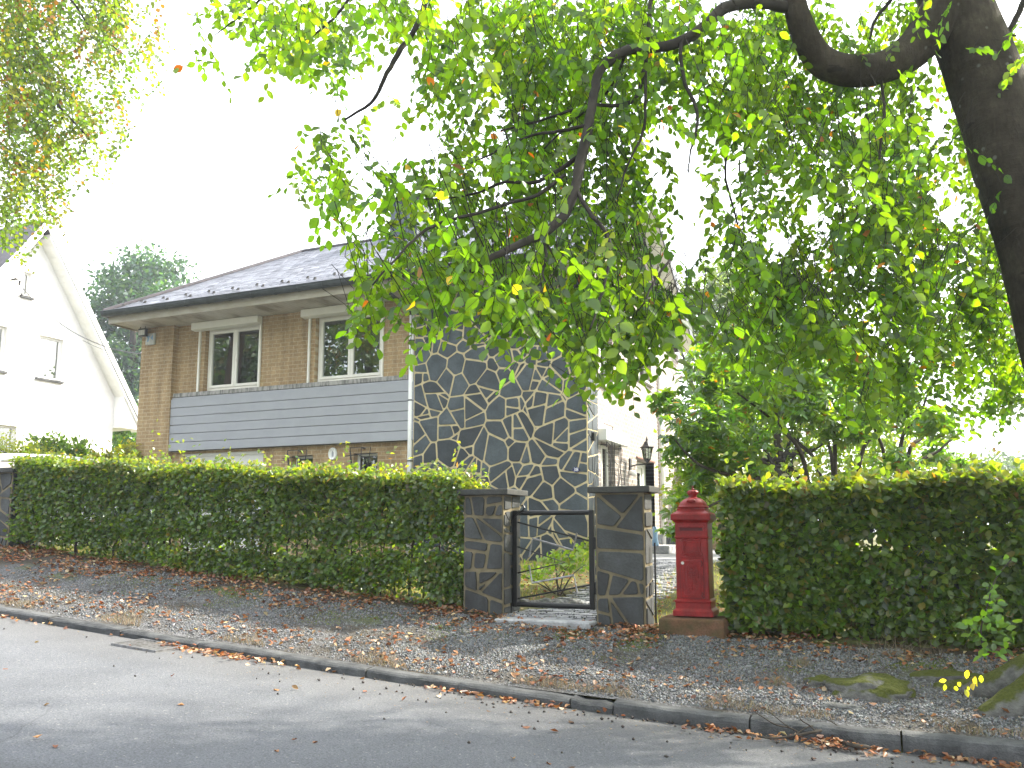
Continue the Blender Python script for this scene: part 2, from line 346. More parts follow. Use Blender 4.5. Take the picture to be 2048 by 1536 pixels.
def glass_mat(name='window_glass', refl=.16):
    m = bpy.data.materials.new(name); m.use_nodes = True; nt = m.node_tree; nt.nodes.clear()
    o = nt.nodes.new('ShaderNodeOutputMaterial'); t = nt.nodes.new('ShaderNodeBsdfTransparent'); g = nt.nodes.new('ShaderNodeBsdfGlossy')
    t.inputs[0].default_value = (.55, .62, .60, 1); g.inputs['Roughness'].default_value = 0.0
    f = nt.nodes.new('ShaderNodeFresnel'); f.inputs[0].default_value = 1.5
    a = nt.nodes.new('ShaderNodeMath'); a.operation = 'ADD'; a.inputs[1].default_value = refl; nt.links.new(f.outputs[0], a.inputs[0])
    x = nt.nodes.new('ShaderNodeMixShader'); nt.links.new(a.outputs[0], x.inputs[0]); nt.links.new(t.outputs[0], x.inputs[1]); nt.links.new(g.outputs[0], x.inputs[2])
    nt.links.new(x.outputs[0], o.inputs[0]); return m
MT['glass'] = glass_mat(); MT['lampglass'] = glass_mat('lamp_glass', .05)
def moss_rock():
    m, nt, b = M('mossy_rock'); b.inputs['Roughness'].default_value = .95; b.inputs['Specular IOR Level'].default_value = .15
    v = pos(nt); c = ramp(nt, noise_n(nt, v, 14, 5), [(.3, (.055, .055, .052)), (.7, (.15, .148, .14))])
    g = nt.nodes.new('ShaderNodeNewGeometry'); sx = nt.nodes.new('ShaderNodeSeparateXYZ'); nt.links.new(g.outputs['Normal'], sx.inputs[0])
    ad = nt.nodes.new('ShaderNodeMath'); ad.operation = 'MULTIPLY_ADD'; ad.inputs[1].default_value = .45; nt.links.new(sx.outputs[2], ad.inputs[0]); nt.links.new(noise_n(nt, v, 4.5, 4), ad.inputs[2])
    c = mixc(nt, ramp(nt, ad.outputs[0], [(.70, (0, 0, 0)), (.80, (1, 1, 1))]), c, mixc(nt, noise_n(nt, v, 60, 3), (.022, .028, .006), (.095, .105, .022)))
    nt.links.new(c, b.inputs['Base Color']); bump(nt, b, noise_n(nt, v, 45, 5), .9, .02); return m
MT['mossrock'] = moss_rock()

# ------------------------------------------------------------------ terrain
RX = [-80, -30, -15, -8.3, -6.79, -3.66, -1.77, -.8, .83, 4, 12, 80]
RZ = [3.2, 2.1, 1.15, .65, .53, .305, .20, .15, .10, .06, .0, -.2]
def zroad(x): return (np.interp(x, RX, RZ) + np.interp(np.asarray(x) - .7, RX, RZ) + np.interp(np.asarray(x) + .7, RX, RZ)) / 3
KY = 6.0
def kerb_h(x): return np.interp(x, [-9, -3.6, -1.7, .8], [.065, .06, .085, .12])
def zrow(x): return np.interp(x, [-80, -30, -15, -10.9, -7, -3.4, -1.3, 1.1, 5, 14, 80], [3.3, 2.2, 1.5, 1.27, .93, .63, .57, .51, .45, .45, .45])
def zverge(x, y):
    zk = zroad(x) + kerb_h(x); t = np.clip((np.asarray(y) - 6.16) / 1.84, 0, 1)
    return zk - .004 + (zrow(x) - zk) * t ** .9
def zlot(x, y):
    t = np.clip((np.asarray(y) - 8) / 6.0, 0, 1); t = t * t * (3 - 2 * t)
    return zrow(x) * (1 - t) + .96 * t
def zground(x, y):
    x = np.asarray(x, float); y = np.asarray(y, float)
    return np.where(y < 6.1, zroad(x) - .06, np.where(y < 8, zverge(x, y), zlot(x, y)))

def sheet(name, xs, ys, zf, m):
    X, Y = np.meshgrid(xs, ys); Z = zf(X, Y); V = np.stack([X, Y, Z], -1).reshape(-1, 3); nx = len(xs)
    i = np.arange(len(ys) - 1)[:, None] * nx + np.arange(nx - 1)[None]
    F = np.stack([i, i + 1, i + 1 + nx, i + nx], -1).reshape(-1, 4)
    o = link(name, fast_mesh(name, V, [F]), m, smooth=True); tag(o, kind='structure'); return o
def bumpy(x, y, s, a): return a * (vnoise(np.stack([x, y, x * 0], -1), s, 3) - .5)
XG = np.concatenate([np.linspace(-150, -60, 6), np.linspace(-50, -14, 24), np.linspace(-13.5, 5, 150), np.linspace(6, 40, 20), np.linspace(60, 150, 6)])
sheet('ground', XG, np.concatenate([np.linspace(-60, -8, 8), [-6, -2, 2, 5.9, 6.2], np.linspace(7.9, 16, 40), np.linspace(17, 40, 20), np.linspace(60, 150, 6)]),
      lambda x, y: zground(x, y) - np.where((y > 6) & (y < 7.95), .03, 0) + np.where(y > 8.3, bumpy(x, y, 3, .03), 0), MT['lawn'])
sheet('road', np.concatenate([np.linspace(-80, -14, 34), np.linspace(-13.5, 5, 90), np.linspace(6, 80, 30)]), np.linspace(-4, 5.99, 40),
      lambda x, y: zroad(x) + bumpy(x, y, 1.2, .012), MT['asphalt'])
def zv(x, y): return zverge(x, y) + bumpy(x, y, 4.5, .035) * np.clip((np.asarray(y) - 6.2) * 3, 0, 1)
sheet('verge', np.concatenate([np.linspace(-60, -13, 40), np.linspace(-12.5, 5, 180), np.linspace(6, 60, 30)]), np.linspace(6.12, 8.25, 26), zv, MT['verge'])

# kerb: separate stones set end to end, chipped, one broken
mb = MB(); x = -14.0; random.seed(3); last = None
lens = []
def kstone(x0, x1, dz0, dz1, chip=0):
    n = max(3, int((x1 - x0) / .07)); L = []
    yo = random.uniform(-.012, .012)
    for i in range(n + 1):
        q = i / n; xx = x0 + (x1 - x0) * q; zr = float(zroad(xx)); h = float(kerb_h(xx)) + dz0 * (1 - q) + dz1 * q
        ch = mnoise.noise(Vector((xx * 5.2, 1.7, 0))) * .022 + mnoise.noise(Vector((xx * 19, 5.7, 0))) * .012
        if chip: h -= chip * max(0, math.sin(q * PI) ** .5) * .5 + (chip if q > .8 else 0) * (q - .8) * 4
        e = .014 if i in (0, n) else 0
        L.append([(xx, KY - .005 + yo, zr - .1), (xx, KY - .002 + yo + abs(ch) * .3 + e, zr + h * .62), (xx, KY + .012 + yo + ch * .8 + e, zr + h - .012 + ch * .25), (xx, KY + .035 + yo + ch, zr + h + ch * .3 - e * .5),
                  (xx, KY + .10 + yo, zr + h + ch * .3), (xx, KY + .165 + yo + ch, zr + h - .004), (xx, KY + .17 + yo, zr - .1)])
    mb.rings(L)
marks = [-14, -13.1, -12.2, -11.2, -10.3, -9.35, -8.45, -7.5, -6.55, -5.62, -4.72, -3.86, -3.02, -2.12, -1.8, -.86, .06, 1.0, 1.9, 2.9, 3.8, 4.8, 6, 7, 8]
for a, b in zip(marks[:-1], marks[1:]):
    chip = .05 if abs(b + 1.8) < .01 else (.012 if abs(a + 3.02) < .01 else 0)
    kstone(a + .006, b - .006, random.uniform(-.008, .008), random.uniform(-.008, .008), chip)
tag(mb.build('kerb', MT['kerbstone']), kind='structure')

# garden path of pavers and the threshold strip under the gate
mb = MB(); jb = MB(); random.seed(11)
def pathx(y): return -3.02 + .25 * math.sin((y - 8) * .35) - (y - 8) * .045
for i in range(75):
    y = 8.02 + i * .125
    for k in range(7):
        xx = pathx(y) - .46 + k * .155 + (.07 if i % 2 else 0); z = float(zlot(xx, y)) + .02 + random.uniform(-.006, .006)
        a = random.uniform(-.05, .05); dx, dy = .070 + random.uniform(-.006, .004), .055
        t = [random.uniform(-.004, .004) for _ in range(4)]
        mb.add([(xx - dx, y - dy, z - .05), (xx + dx, y - dy + a * .1, z - .05), (xx + dx, y + dy, z - .05), (xx - dx, y + dy, z - .05),
                (xx - dx, y - dy, z + t[0]), (xx + dx, y - dy + a * .1, z + t[1]), (xx + dx, y + dy, z + t[2]), (xx - dx, y + dy, z + t[3])],
               [(4, 5, 6, 7), (0, 1, 5, 4), (1, 2, 6, 5), (2, 3, 7, 6), (3, 0, 4, 7)])
mb.build('path', MT['paver'])['kind'] = 'structure'
mb = MB(); mb.box(-3.5, -2.52, 7.72, 7.94, .52, .632); mb.build('threshold_path', MT['paver'], bevel=.01)['kind'] = 'structure'
mb = MB(); mb.box(-4.52, -2.0, 14.4, 22, .7, 1.0); mb.box(-4.5, -3.95, 17.3, 18.7, 1.0, 1.16); mb.build('terrace_path', MT['paver'], bevel=.012)['kind'] = 'structure'

# ------------------------------------------------------------------ stone cladding generator
def split_poly(poly, amax, rnd, axis_bias=.5):
    def area(p): return abs(sum(p[i][0] * p[(i + 1) % len(p)][1] - p[(i + 1) % len(p)][0] * p[i][1] for i in range(len(p)))) / 2
    out = []; st = [poly]
    while st:
        p = st.pop(); A = area(p)
        lim = amax * rnd.choice([.35, .6, 1, 1, 1.5, 2.2])
        if A < lim: out.append(p); continue
        cx = sum(q[0] for q in p) / len(p); cy = sum(q[1] for q in p) / len(p)
        xs = [q[0] for q in p]; ys = [q[1] for q in p]; wd, ht = max(xs) - min(xs), max(ys) - min(ys)
        base = PI / 2 if wd > ht else 0
        ang = base + (rnd.gauss(0, .12) if rnd.random() < axis_bias else rnd.gauss(0, .55))
        nx, ny = -math.sin(ang), math.cos(ang)
        off = rnd.uniform(-.22, .22) * min(wd, ht); d0 = cx * nx + cy * ny + off
        a, b = [], []
        for i in range(len(p)):
            q, r = p[i], p[(i + 1) % len(p)]; dq, dr = q[0] * nx + q[1] * ny - d0, r[0] * nx + r[1] * ny - d0
            (a if dq >= 0 else b).append(q)
            if dq * dr < 0:
                t = dq / (dq - dr); s = (q[0] + (r[0] - q[0]) * t, q[1] + (r[1] - q[1]) * t); a.append(s); b.append(s)
        if len(a) < 3 or len(b) < 3: out.append(p); continue
        st += [a, b]
    return out
def relax_polys(x0, x1, z0, z1, n, rnd):
    """irregular broken-stone tiling: Voronoi cells of uneven random seeds, clipped to the panel"""
    sd = []
    tries = 0
    while len(sd) < n and tries < n * 60:
        tries += 1; p = (rnd.uniform(x0, x1), rnd.uniform(z0, z1)); r = rnd.choice([.12, .18, .26, .36])
        if all((p[0] - q[0]) ** 2 + (p[1] - q[1]) ** 2 > ((r + q[2]) * .55) ** 2 for q in sd): sd.append((*p, r))
    cells = []
    for i, s in enumerate(sd):
        poly = [(x0, z0), (x1, z0), (x1, z1), (x0, z1)]
        for j, q in enumerate(sd):
            if i == j: continue
            dx, dz = q[0] - s[0], q[1] - s[1]; d2 = dx * dx + dz * dz
            if d2 > 2.2: continue
            k = (d2 + s[2] ** 2 - q[2] ** 2) / 2; out = []
            for a in range(len(poly)):
                p, r = poly[a], poly[(a + 1) % len(poly)]
                dp = (p[0] - s[0]) * dx + (p[1] - s[1]) * dz - k; dr = (r[0] - s[0]) * dx + (r[1] - s[1]) * dz - k
                if dp <= 0: out.append(p)
                if dp * dr < 0:
                    t = dp / (dp - dr); out.append((p[0] + (r[0] - p[0]) * t, p[1] + (r[1] - p[1]) * t))
            poly = out
            if len(poly) < 3: break
        if len(poly) >= 3: cells.append(poly)
    return cells
def inset(p, d):
    A = sum(p[i][0] * p[(i + 1) % len(p)][1] - p[(i + 1) % len(p)][0] * p[i][1] for i in range(len(p)))
    if A < 0: p = p[::-1]
    lines = []
    n = len(p)
    for i in range(n):
        a, b = p[i], p[(i + 1) % n]; L = math.hypot(b[0] - a[0], b[1] - a[1])
        if L < .012: continue
        nx, ny = -(b[1] - a[1]) / L, (b[0] - a[0]) / L; dd = d * random.uniform(.75, 1.35)
        lines.append((nx, ny, nx * a[0] + ny * a[1] + dd))
    xs = [q[0] for q in p]; ys = [q[1] for q in p]
    poly = [(min(xs), min(ys)), (max(xs), min(ys)), (max(xs), max(ys)), (min(xs), max(ys))]
    for nx, ny, k in lines:
        out = []
        for a in range(len(poly)):
            q, r = poly[a], poly[(a + 1) % len(poly)]; dq, dr = q[0] * nx + q[1] * ny - k, r[0] * nx + r[1] * ny - k
            if dq >= 0: out.append(q)
            if dq * dr < 0:
                t = dq / (dq - dr); out.append((q[0] + (r[0] - q[0]) * t, q[1] + (r[1] - q[1]) * t))
        poly = out
        if len(poly) < 3: return None
    return poly
def clad(mb, polys, ax, plane, sgn, gap, thick=.012):
    """stones standing proud of a mortar bed on plane (ax = 'x' or 'y'), facing sgn"""
    for p in polys:
        q = inset(p, gap)
        if not q: continue
        # knock the corners off and roughen the long edges
        r = []
        for i in range(len(q)):
            a, b, c = q[i - 1], q[i], q[(i + 1) % len(q)]
            la, lc = math.hypot(a[0] - b[0], a[1] - b[1]), math.hypot(c[0] - b[0], c[1] - b[1]); k = random.uniform(.006, .022)
            ka, kc = min(k / max(la, 1e-6), .3), min(k / max(lc, 1e-6), .3)
            r.append((b[0] + (a[0] - b[0]) * ka, b[1] + (a[1] - b[1]) * ka)); r.append((b[0] + (c[0] - b[0]) * kc, b[1] + (c[1] - b[1]) * kc))
            if lc > .12:
                j = random.uniform(-.004, .003); m_ = ((b[0] + c[0]) / 2, (b[1] + c[1]) / 2); r.append((m_[0] + (b[1] - c[1]) / lc * j, m_[1] + (c[0] - b[0]) / lc * j))
        t = thick * random.uniform(.5, 1.2); tx, tz = random.gauss(0, .012), random.gauss(0, .012)
        cx, cz = sum(a[0] for a in r) / len(r), sum(a[1] for a in r) / len(r)
        def pt(a, d, sc=1):
            x, z = cx + (a[0] - cx) * sc, cz + (a[1] - cz) * sc
            dd = plane + sgn * (d + (x - cx) * tx + (z - cz) * tz if d > 0 else d); return (x, dd, z) if ax == 'y' else (dd, x, z)
        n = len(r); vs = [pt(a, -.01) for a in r] + [pt(a, t * .75) for a in r] + [pt(a, t, .97) for a in r]
        mb.add(vs, [(k, (k + 1) % n, n + (k + 1) % n, n + k) for k in range(n)] + [(n + k, n + (k + 1) % n, 2 * n + (k + 1) % n, 2 * n + k) for k in range(n)] + [tuple(range(2 * n, 3 * n))])
def wall_cells(mb, ax, a0, a1, z0, z1, d0, d1, holes):
    A = sorted({a0, a1, *[h for q in holes for h in q[:2]]}); Z = sorted({z0, z1, *[h for q in holes for h in q[2:]]})
    for i in range(len(A) - 1):
        run = None
        for j in range(len(Z) - 1):
            ca, cz = (A[i] + A[i + 1]) / 2, (Z[j] + Z[j + 1]) / 2
            solid = not any(h[0] < ca < h[1] and h[2] < cz < h[3] for h in holes)
            if solid: run = Z[j] if run is None else run
            if run is not None and (not solid or j == len(Z) - 2):
                top = Z[j] if not solid else Z[j + 1]
                if ax == 'x': mb.box(A[i], A[i + 1], d0, d1, run, top)
                else: mb.box(d0, d1, A[i], A[i + 1], run, top)
                run = None

# ------------------------------------------------------------------ main house
H = thing('brick_house', 'two storey tan brick house with broken slate stone tower and slate roof behind the hedge', 'house', (-9.7, 13.8, .96))
YF = 13.95
W1, W2 = (-13.20, -11.70, 4.43, 5.80), (-10.32, -8.72, 4.42, 5.80)
SW = [(-10.80, -10.29, 2.05, 2.96), (-9.33, -8.79, 2.05, 2.96)]
GD = (-13.66, -11.52, .8, 3.10)
mb = MB(); wall_cells(mb, 'x', -13.96, -7.93, .7, 5.93, YF, 14.25, [W1, W2, GD] + SW)
mb.box(-14.88, -13.96, 13.8, 14.25, .7, 5.93); mb.box(-14.88, -14.58, 14.25, 21.5, .7, 5.93)
mb.build('front_wall', MT['brick'], H)
LW, U1, U2, DR = (14.62, 15.5, 1.95, 3.05), (14.6, 15.45, 4.15, 5.25), (17.3, 18.5, 4.70, 5.28), (17.1, 18.58, .9, 2.95)
mb = MB(); wall_cells(mb, 'y', 14.4, 21.5, .7, 5.93, -4.83, -4.53, [LW, U1, U2, DR])
mb.prism([(13.75, 5.93), (21.0, 5.93), (17.3, 8.36)], 'x', -4.83, -4.53); mb.box(-14.58, -4.83, 21.2, 21.5, .7, 5.93)
mb.box(-5.4, -4.535, 18.58, 18.62, .9, 2.95)
mb.build('side_wall', MT['brick_side'], H)
mb = MB(); mb.box(-14.58, -4.84, 14.26, 21.19, 3.16, 3.3); mb.box(-14.58, -4.84, 14.26, 21.19, 5.86, 5.92); mb.box(-14.58, -4.84, 14.26, 21.19, .9, 1.0); mb.box(-11.2, -11.1, 14.26, 21.19, 3.3, 5.86)
mb.build('floor_slab', MT['curtain'], H)
# tower with broken slate cladding
rt = random.Random(5)
mb = MB(); mb.box(-7.93, -4.51, 13.812, 14.4, .7, 5.925); tw = mb.build('tower', MT['mortar'], H)
mb = MB(); random.seed(21)
cells = relax_polys(-7.93, -4.515, .7, 5.92, 135, rt)
cells2 = []
for c in cells:
    A = abs(sum(c[i][0] * c[(i + 1) % len(c)][1] - c[(i + 1) % len(c)][0] * c[i][1] for i in range(len(c)))) / 2
    cells2 += split_poly(c, .115, rt, .25) if A > .07 and rt.random() < .9 else [c]
clad(mb, cells2, 'y', 13.812, -1, .0158); 
clad(mb, split_poly([(13.815, .7), (14.4, .7), (14.4, 5.92), (13.815, 5.92)], .07, rt, .5), 'x', -4.51, 1, .011)
mb.build('slate_cladding', MT['slate'], tw)
# number plate
np_ = MB(); ring = [(.062 * math.cos(a), .046 * math.sin(a)) for a in np.linspace(0, 2 * PI, 24, endpoint=False)]
np_.prism([(-4.714 + x, 2.505 + z) for x, z in ring], 'y', 13.772, 13.80); plate = np_.build('number_plate', MT['blueplate'], H)
def text_mesh(name, s, size, m, loc, rx=PI / 2, rz=0, parent=None, depth=.002):
    cu = bpy.data.curves.new(name, 'FONT'); cu.body = s; cu.size = size; cu.align_x = 'CENTER'; cu.align_y = 'CENTER'; cu.extrude = depth
    t = bpy.data.objects.new('tmp', cu); C.objects.link(t); dg = bpy.context.evaluated_depsgraph_get()
    me = bpy.data.meshes.new_from_object(t.evaluated_get(dg)); bpy.data.objects.remove(t); me.name = name
    me.materials.clear(); me.transform(Matrix.Translation(loc) @ Matrix.Rotation(rz, 4, 'Z') @ Matrix.Rotation(rx, 4, 'X'))
    return link(name, me, m, parent)
text_mesh('house_number', '38', .085, MT['white'], (-4.714, 13.771, 2.505), parent=plate)

# windows -----------------------------------------------------------
def frame_ring(mb, a0, a1, z0, z1, w, d0, d1, ax='x'):
    f = (lambda p, q, r, s: mb.box(p, q, d0, d1, r, s)) if ax == 'x' else (lambda p, q, r, s: mb.box(d0, d1, p, q, r, s))
    f(a0, a0 + w, z0, z1); f(a1 - w, a1, z0, z1); f(a0 + w, a1 - w, z0, z0 + w); f(a0 + w, a1 - w, z1 - w, z1)
def street_window(o, curtain):
    a0, a1, z0, z1 = o; y = YF + .10
    mb = MB(); frame_ring(mb, a0 + .012, a1 - .012, z0 + .012, z1, .055, y, y + .07); md = (a0 + a1) / 2
    for l, r in ((a0 + .067, md), (md, a1 - .067)): frame_ring(mb, l + .002, r - .002, z0 + .069, z1 - .057, .058, y - .018, y + .05)
    wd = mb.build('window', MT['pvc'], H, bevel=.004)
    mb = MB()
    for l, r in ((a0 + .12, md - .055), (md + .055, a1 - .12)): mb.box(l, r, y + .02, y + .026, z0 + .12, z1 - .11)
    mb.build('pane', MT['glass'], wd)
    mb = MB()
    mb.prism([(YF - .17, 5.765), (YF - .02, 5.745), (YF - .002, 5.755), (YF - .002, 5.918), (YF - .17, 5.918)], 'x', a0 - .26, a1 + .03); mb.build('shutter_box', MT['pvc'], H, bevel=.008)
    mb = MB(); mb.box(a0 - .15, a0 - .105, YF - .045, YF - .002, z0 - .015, 5.75); mb.build('shutter_rail', MT['pvc'], H, bevel=.004)
    mb = MB(); mb.box(a1 - .01, a1 + .03, YF - .045, YF - .002, z0 - .015, 5.745); mb.build('shutter_rail', MT['pvc'], H, bevel=.004)
    if curtain:
        mb = MB(); n = 40; pr = [(curtain[0] + (curtain[1] - curtain[0]) * i / n, YF + .3 + .025 * math.sin(i * 1.25) + .01 * math.sin(i * 2.9)) for i in range(n + 1)]
        vs = [(x, yy, z0 - .1) for x, yy in pr] + [(x, yy, z1) for x, yy in pr]; mb.add(vs, [(i, i + 1, n + 2 + i, n + 1 + i) for i in range(n)])
        mb.build('curtain', MT['curtain'], H, smooth=True)
street_window(W1, None); street_window(W2, (-10.25, -9.72))
mb = MB(); mb.box(-13.955, -7.935, YF - .085, YF - .001, 4.325, 4.415); mb.build('sill', MT['sill'], H, bevel=.006)
mb = MB(); mb.box(-14.0, -7.86, YF - .10, YF - .002, 4.272, 4.312)
zz = 3.15
for i in range(6): mb.box(-14.0, -7.86, YF - .125, YF - .003, zz + .006, zz + .183); zz += .187
mb.build('siding_panel', MT['siding'], H, bevel=.003)
mb = MB(); mb.box(-13.99, -7.87, YF - .07, YF - .004, 3.152, 4.31); mb.build('siding_batten', MT['cap'], H)
mb = MB()
for k in range(5): mb.box(-13.6, -11.58, YF + .10, YF + .14, .9 + k * .438, .9 + k * .438 + .432)
gd = mb.build('garage_door', MT['gdoor'], H, bevel=.004)
mb = MB(); frame_ring(mb, -13.66, -11.52, .8, 3.10, .06, YF + .06, YF + .10); mb.build('door_frame', MT['gdoor'], gd)
mb = MB(); mb.box(-13.56, -13.52, YF + .07, YF + .098, 2.92, 2.98); mb.build('door_bracket', MT['black'], gd)
for a0, a1, z0, z1 in SW:
    mb = MB(); frame_ring(mb, a0, a1, z0, z1, .05, YF + .14, YF + .2); wd = mb.build('window', MT['white'], H)
    mb = MB(); mb.box(a0 + .05, a1 - .05, YF + .16, YF + .165, z0 + .05, z1 - .05); mb.build('pane', MT['glass'], wd)
    mb = MB(); y = YF - .09; q = (a0 + a1) / 2 - .06; t = .009                      # angular rod grille
    for pts in ([(q - .24, z1 + .05), (q - .19, z1 - .35), (q - .26, z1 - .5), (q - .22, z1 - .9)], [(q - .24, z1 + .10), (q + .02, z1 + .10), (q + .01, z1 - .4)],
                [(q + .02, z1 + .10), (q + .23, z1 + .10), (q + .17, z1 - .3), (q + .12, z1 - .9)], [(q - .24, z1 + .10), (q - .14, z1 - .5), (q - .16, z1 - .9)],
                [(q - .02, z1 - .06), (q + .15, z1 - .09), (q + .29, z1 - .16), (q + .25, z1 - .9)], [(q - .35, z1 - .06), (q - .05, z1 - .03), (q + .35, z1 - .02)]):
        mb.tube([(x, y, z) for x, z in pts], t, 5)
    for dz in (.0, -.7): mb.tube([(q + .05, y, z1 + dz + .08), (q + .05, YF, z1 + dz + .08)], .012, 5)
    mb.build('window_grille', MT['iron'], H)
mb = MB(); n = 24
mb.rings([[(-9.81 + r * math.cos(a), yy, 2.965 + 1.28 * r * math.sin(a)) for a in np.linspace(0, 2 * PI, n, endpoint=False)] for r, yy in ((.098, YF), (.098, YF - .03), (.085, YF - .045), (.072, YF - .035), (.066, YF - .012))])
rv = mb.build('house_medallion', MT['white'], H, smooth=False)
mb = MB(); mb.box(-9.835, -9.79, YF - .022, YF - .006, 2.91, 3.0); mb.box(-9.822, -9.803, YF - .022, YF - .006, 3.0, 3.028); mb.build('medallion_relief', MT['siding'], rv, bevel=.006)
# floodlight and alarm box on the left brick pier
mb = MB(); mb.box(-14.80, -14.58, 13.60, 13.68, 5.70, 5.88); fl = mb.build('floodlight', MT['iron'], H, bevel=.012)
mb = MB(); mb.box(-14.775, -14.60, 13.592, 13.60, 5.725, 5.84); mb.build('lamp_glass', MT['curtain'], fl)
[MB().tube([(x, 13.64, 5.88), (x, 13.64, 5.925)], .008, 5).build('lamp_bracket', MT['iron'], fl) for x in (-14.77, -14.62)]
mb = MB(); mb.box(-14.72, -14.46, 13.74, 13.80, 5.53, 5.79); al = mb.build('alarm_box', MT['curtain'], H, bevel=.02, seg=2)
mb = MB(); mb.prism([(-14.69, 5.75), (-14.64, 5.66), (-14.67, 5.60), (-14.62, 5.60), (-14.60, 5.68), (-14.575, 5.75), (-14.61, 5.72)], 'y', 13.736, 13.741); mb.prism([(-14.57, 5.68), (-14.5, 5.75), (-14.49, 5.62)], 'y', 13.736, 13.741); mb.build('alarm_emblem', MT['palebl'], al)
# downpipe with its grey swan neck
mb = MB(); mb.tube([(-8.02, 13.855, 5.56), (-8.02, 13.855, .9)], .052, 12); dp = mb.build('downpipe', MT['white'], H, smooth=True)
mb = MB(); mb.tube([(-8.32, 13.06, 6.06), (-8.30, 13.10, 5.98), (-8.22, 13.4, 5.86), (-8.05, 13.80, 5.68), (-8.02, 13.855, 5.55)], .046, 12); mb.build('swan_neck', MT['zinc'], dp, smooth=True)
for z in (5.05, 3.9, 2.75): mb = MB(); mb.tube([(-8.02, 13.855, z), (-8.02, 13.855, z + .025)], .058, 12); mb.box(-8.035, -8.005, 13.86, 13.96, z + .003, z + .022); mb.build('pipe_clip', MT['zinc'], dp)
# roof -------------------------------------------------------------
EL, ER, YE0, YE1, ZE, YR, ZR, XR = -15.2, -4.12, 13.02, 21.6, 6.15, 17.3, 8.56, -13.25
mb = MB(); t = .10
top = [(EL, YE0, ZE), (ER, YE0, ZE), (ER, YE1, ZE), (EL, YE1, ZE), (XR, YR, ZR), (ER, YR, ZR)]
vs = top + [(x, y, z - t) for x, y, z in top]
mb.add(vs, [(0, 1, 5, 4), (2, 3, 4, 5), (3, 0, 4), (7, 6, 10, 11), (9, 8, 11, 10), (6, 9, 10), (0, 6, 7, 1), (2, 8, 9, 3), (3, 9, 6, 0), (1, 7, 11, 5), (5, 11, 8, 2)])
roof = mb.build('roof', MT['roof2'], H)
mb = MB(); random.seed(4); SL = math.hypot(YR - YE0, ZR - ZE); uy, uz = (YR - YE0) / SL, (ZR - ZE) / SL
def slate(px, q, wd, ln, f):
    lift = random.uniform(.0, .004); vs = []
    for dx, ds, h in ((0, -.01, .018 + lift), (wd, -.01, .018 + lift + random.uniform(-.0015, .0015)), (wd, ln, .004), (0, ln, .004), (0, -.01, .004 + lift), (wd, -.01, .004 + lift)):
        vs.append(f(px + dx, q + ds, h))
    mb.add(vs, [(0, 1, 2, 3), (4, 5, 1, 0), (5, 2, 1), (4, 0, 3)])
fr_ = lambda x, s, h: (x, YE0 + s * uy - h * uz, ZE + s * uz + h * uy)
row, s = 0, .0
while s < SL - .05:
    xl = EL + (XR - EL) * (s + .13) / SL; x = xl - (.11 if row % 2 else 0)
    while x < ER - .03:
        w_ = min(.222, ER - x); x0 = max(x, xl)
        if x + w_ > x0 + .03: slate(x0 + .003, s + random.uniform(-.004, .004), x + w_ - x0 - .006, .2, fr_)
        x += .225
    s += .135; row += 1
HL = math.hypot(XR - EL, ZR - ZE); ux, uz2 = (XR - EL) / HL, (ZR - ZE) / HL
le_ = lambda y, s, h: (EL + s * ux - h * uz2, y, ZE + s * uz2 + h * ux)
row, s = 0, 0.
while s < HL - .05:
    q = s / HL; q2 = min(1, (s + .2) / HL); y0, y1 = YE0 + (YR - YE0) * q2, YE1 + (YR - YE1) * q2; y = y0
    while y < y1 - .03: slate(y + .003, s, min(.222, y1 - y) - .006, .2, le_); y += .225
    s += .135; row += 1
mb.build('roof_slates', MT['roof'], roof)
mb = MB(); mb.tube([(XR - .05, YR, ZR + .02), (ER, YR, ZR + .02)], .06, 8); mb.tube([(EL, YE0, ZE + .02), (XR, YR, ZR + .02)], .06, 8); mb.build('ridge_cap', MT['roof2'], roof)
hook = None
for i in range(34):
    s = .52 if i % 2 else .30; x = -14.9 + i * .315
    if x < EL + (XR - EL) * s / SL + .1: continue
    p = fr_(x, s, .03)
    if hook is None:
        mb = MB(); mb.prism([(-.05, -.01), (.012, .0), (.012, .052), (-.005, .052)], 'x', -.018, .018); me = mb.build('snow_hook', MT['rubber'], None).data; bpy.data.objects.remove(bpy.data.objects['snow_hook']); hook = me
    o = bpy.data.objects.new('snow_hook', hook); C.objects.link(o); o.parent = roof; o.location = Vector(p) - H.location
mb = MB(); mb.box(-10.5, -9.75, 17.0, 17.6, 8.1, 9.35); ch = mb.build('chimney', MT['slate'], roof, bevel=.01)
mb = MB(); mb.box(-10.56, -9.69, 16.94, 17.66, 9.352, 9.43); mb.tube([(-10.12, 17.3, 9.43), (-10.12, 17.3, 9.65)], [.12, .10], 10); mb.build('chimney_cap', MT['cap'], ch, bevel=.008)
mb = MB(); mb.box(-15.1, -4.16, 13.07, 13.095, 5.895, 6.06); mb.box(-15.12, -15.095, 13.095, 21.5, 5.895, 6.06); mb.build('fascia', MT['fascia'], H)
mb = MB(); mb.box(-15.09, -4.16, 13.097, 13.80, 5.925, 5.945); mb.box(-13.955, -7.935, 13.80, YF, 5.925, 5.945); mb.box(-15.09, -14.885, 13.80, 21.4, 5.925, 5.945); mb.build('soffit', MT['soffit'], H)
mb = MB(); n = 9
out_ = [(12.985 + .085 * math.cos(a), 6.135 + .105 * math.sin(a)) for a in np.linspace(PI, 2 * PI, n)]; inn = [(12.985 + .078 * math.cos(a), 6.137 + .098 * math.sin(a)) for a in np.linspace(2 * PI, PI, n)]
mb.prism(out_ + inn, 'x', -15.16, -4.16); mb.tube([(-15.16, 12.898, 6.14), (-4.16, 12.898, 6.14)], .012, 6)
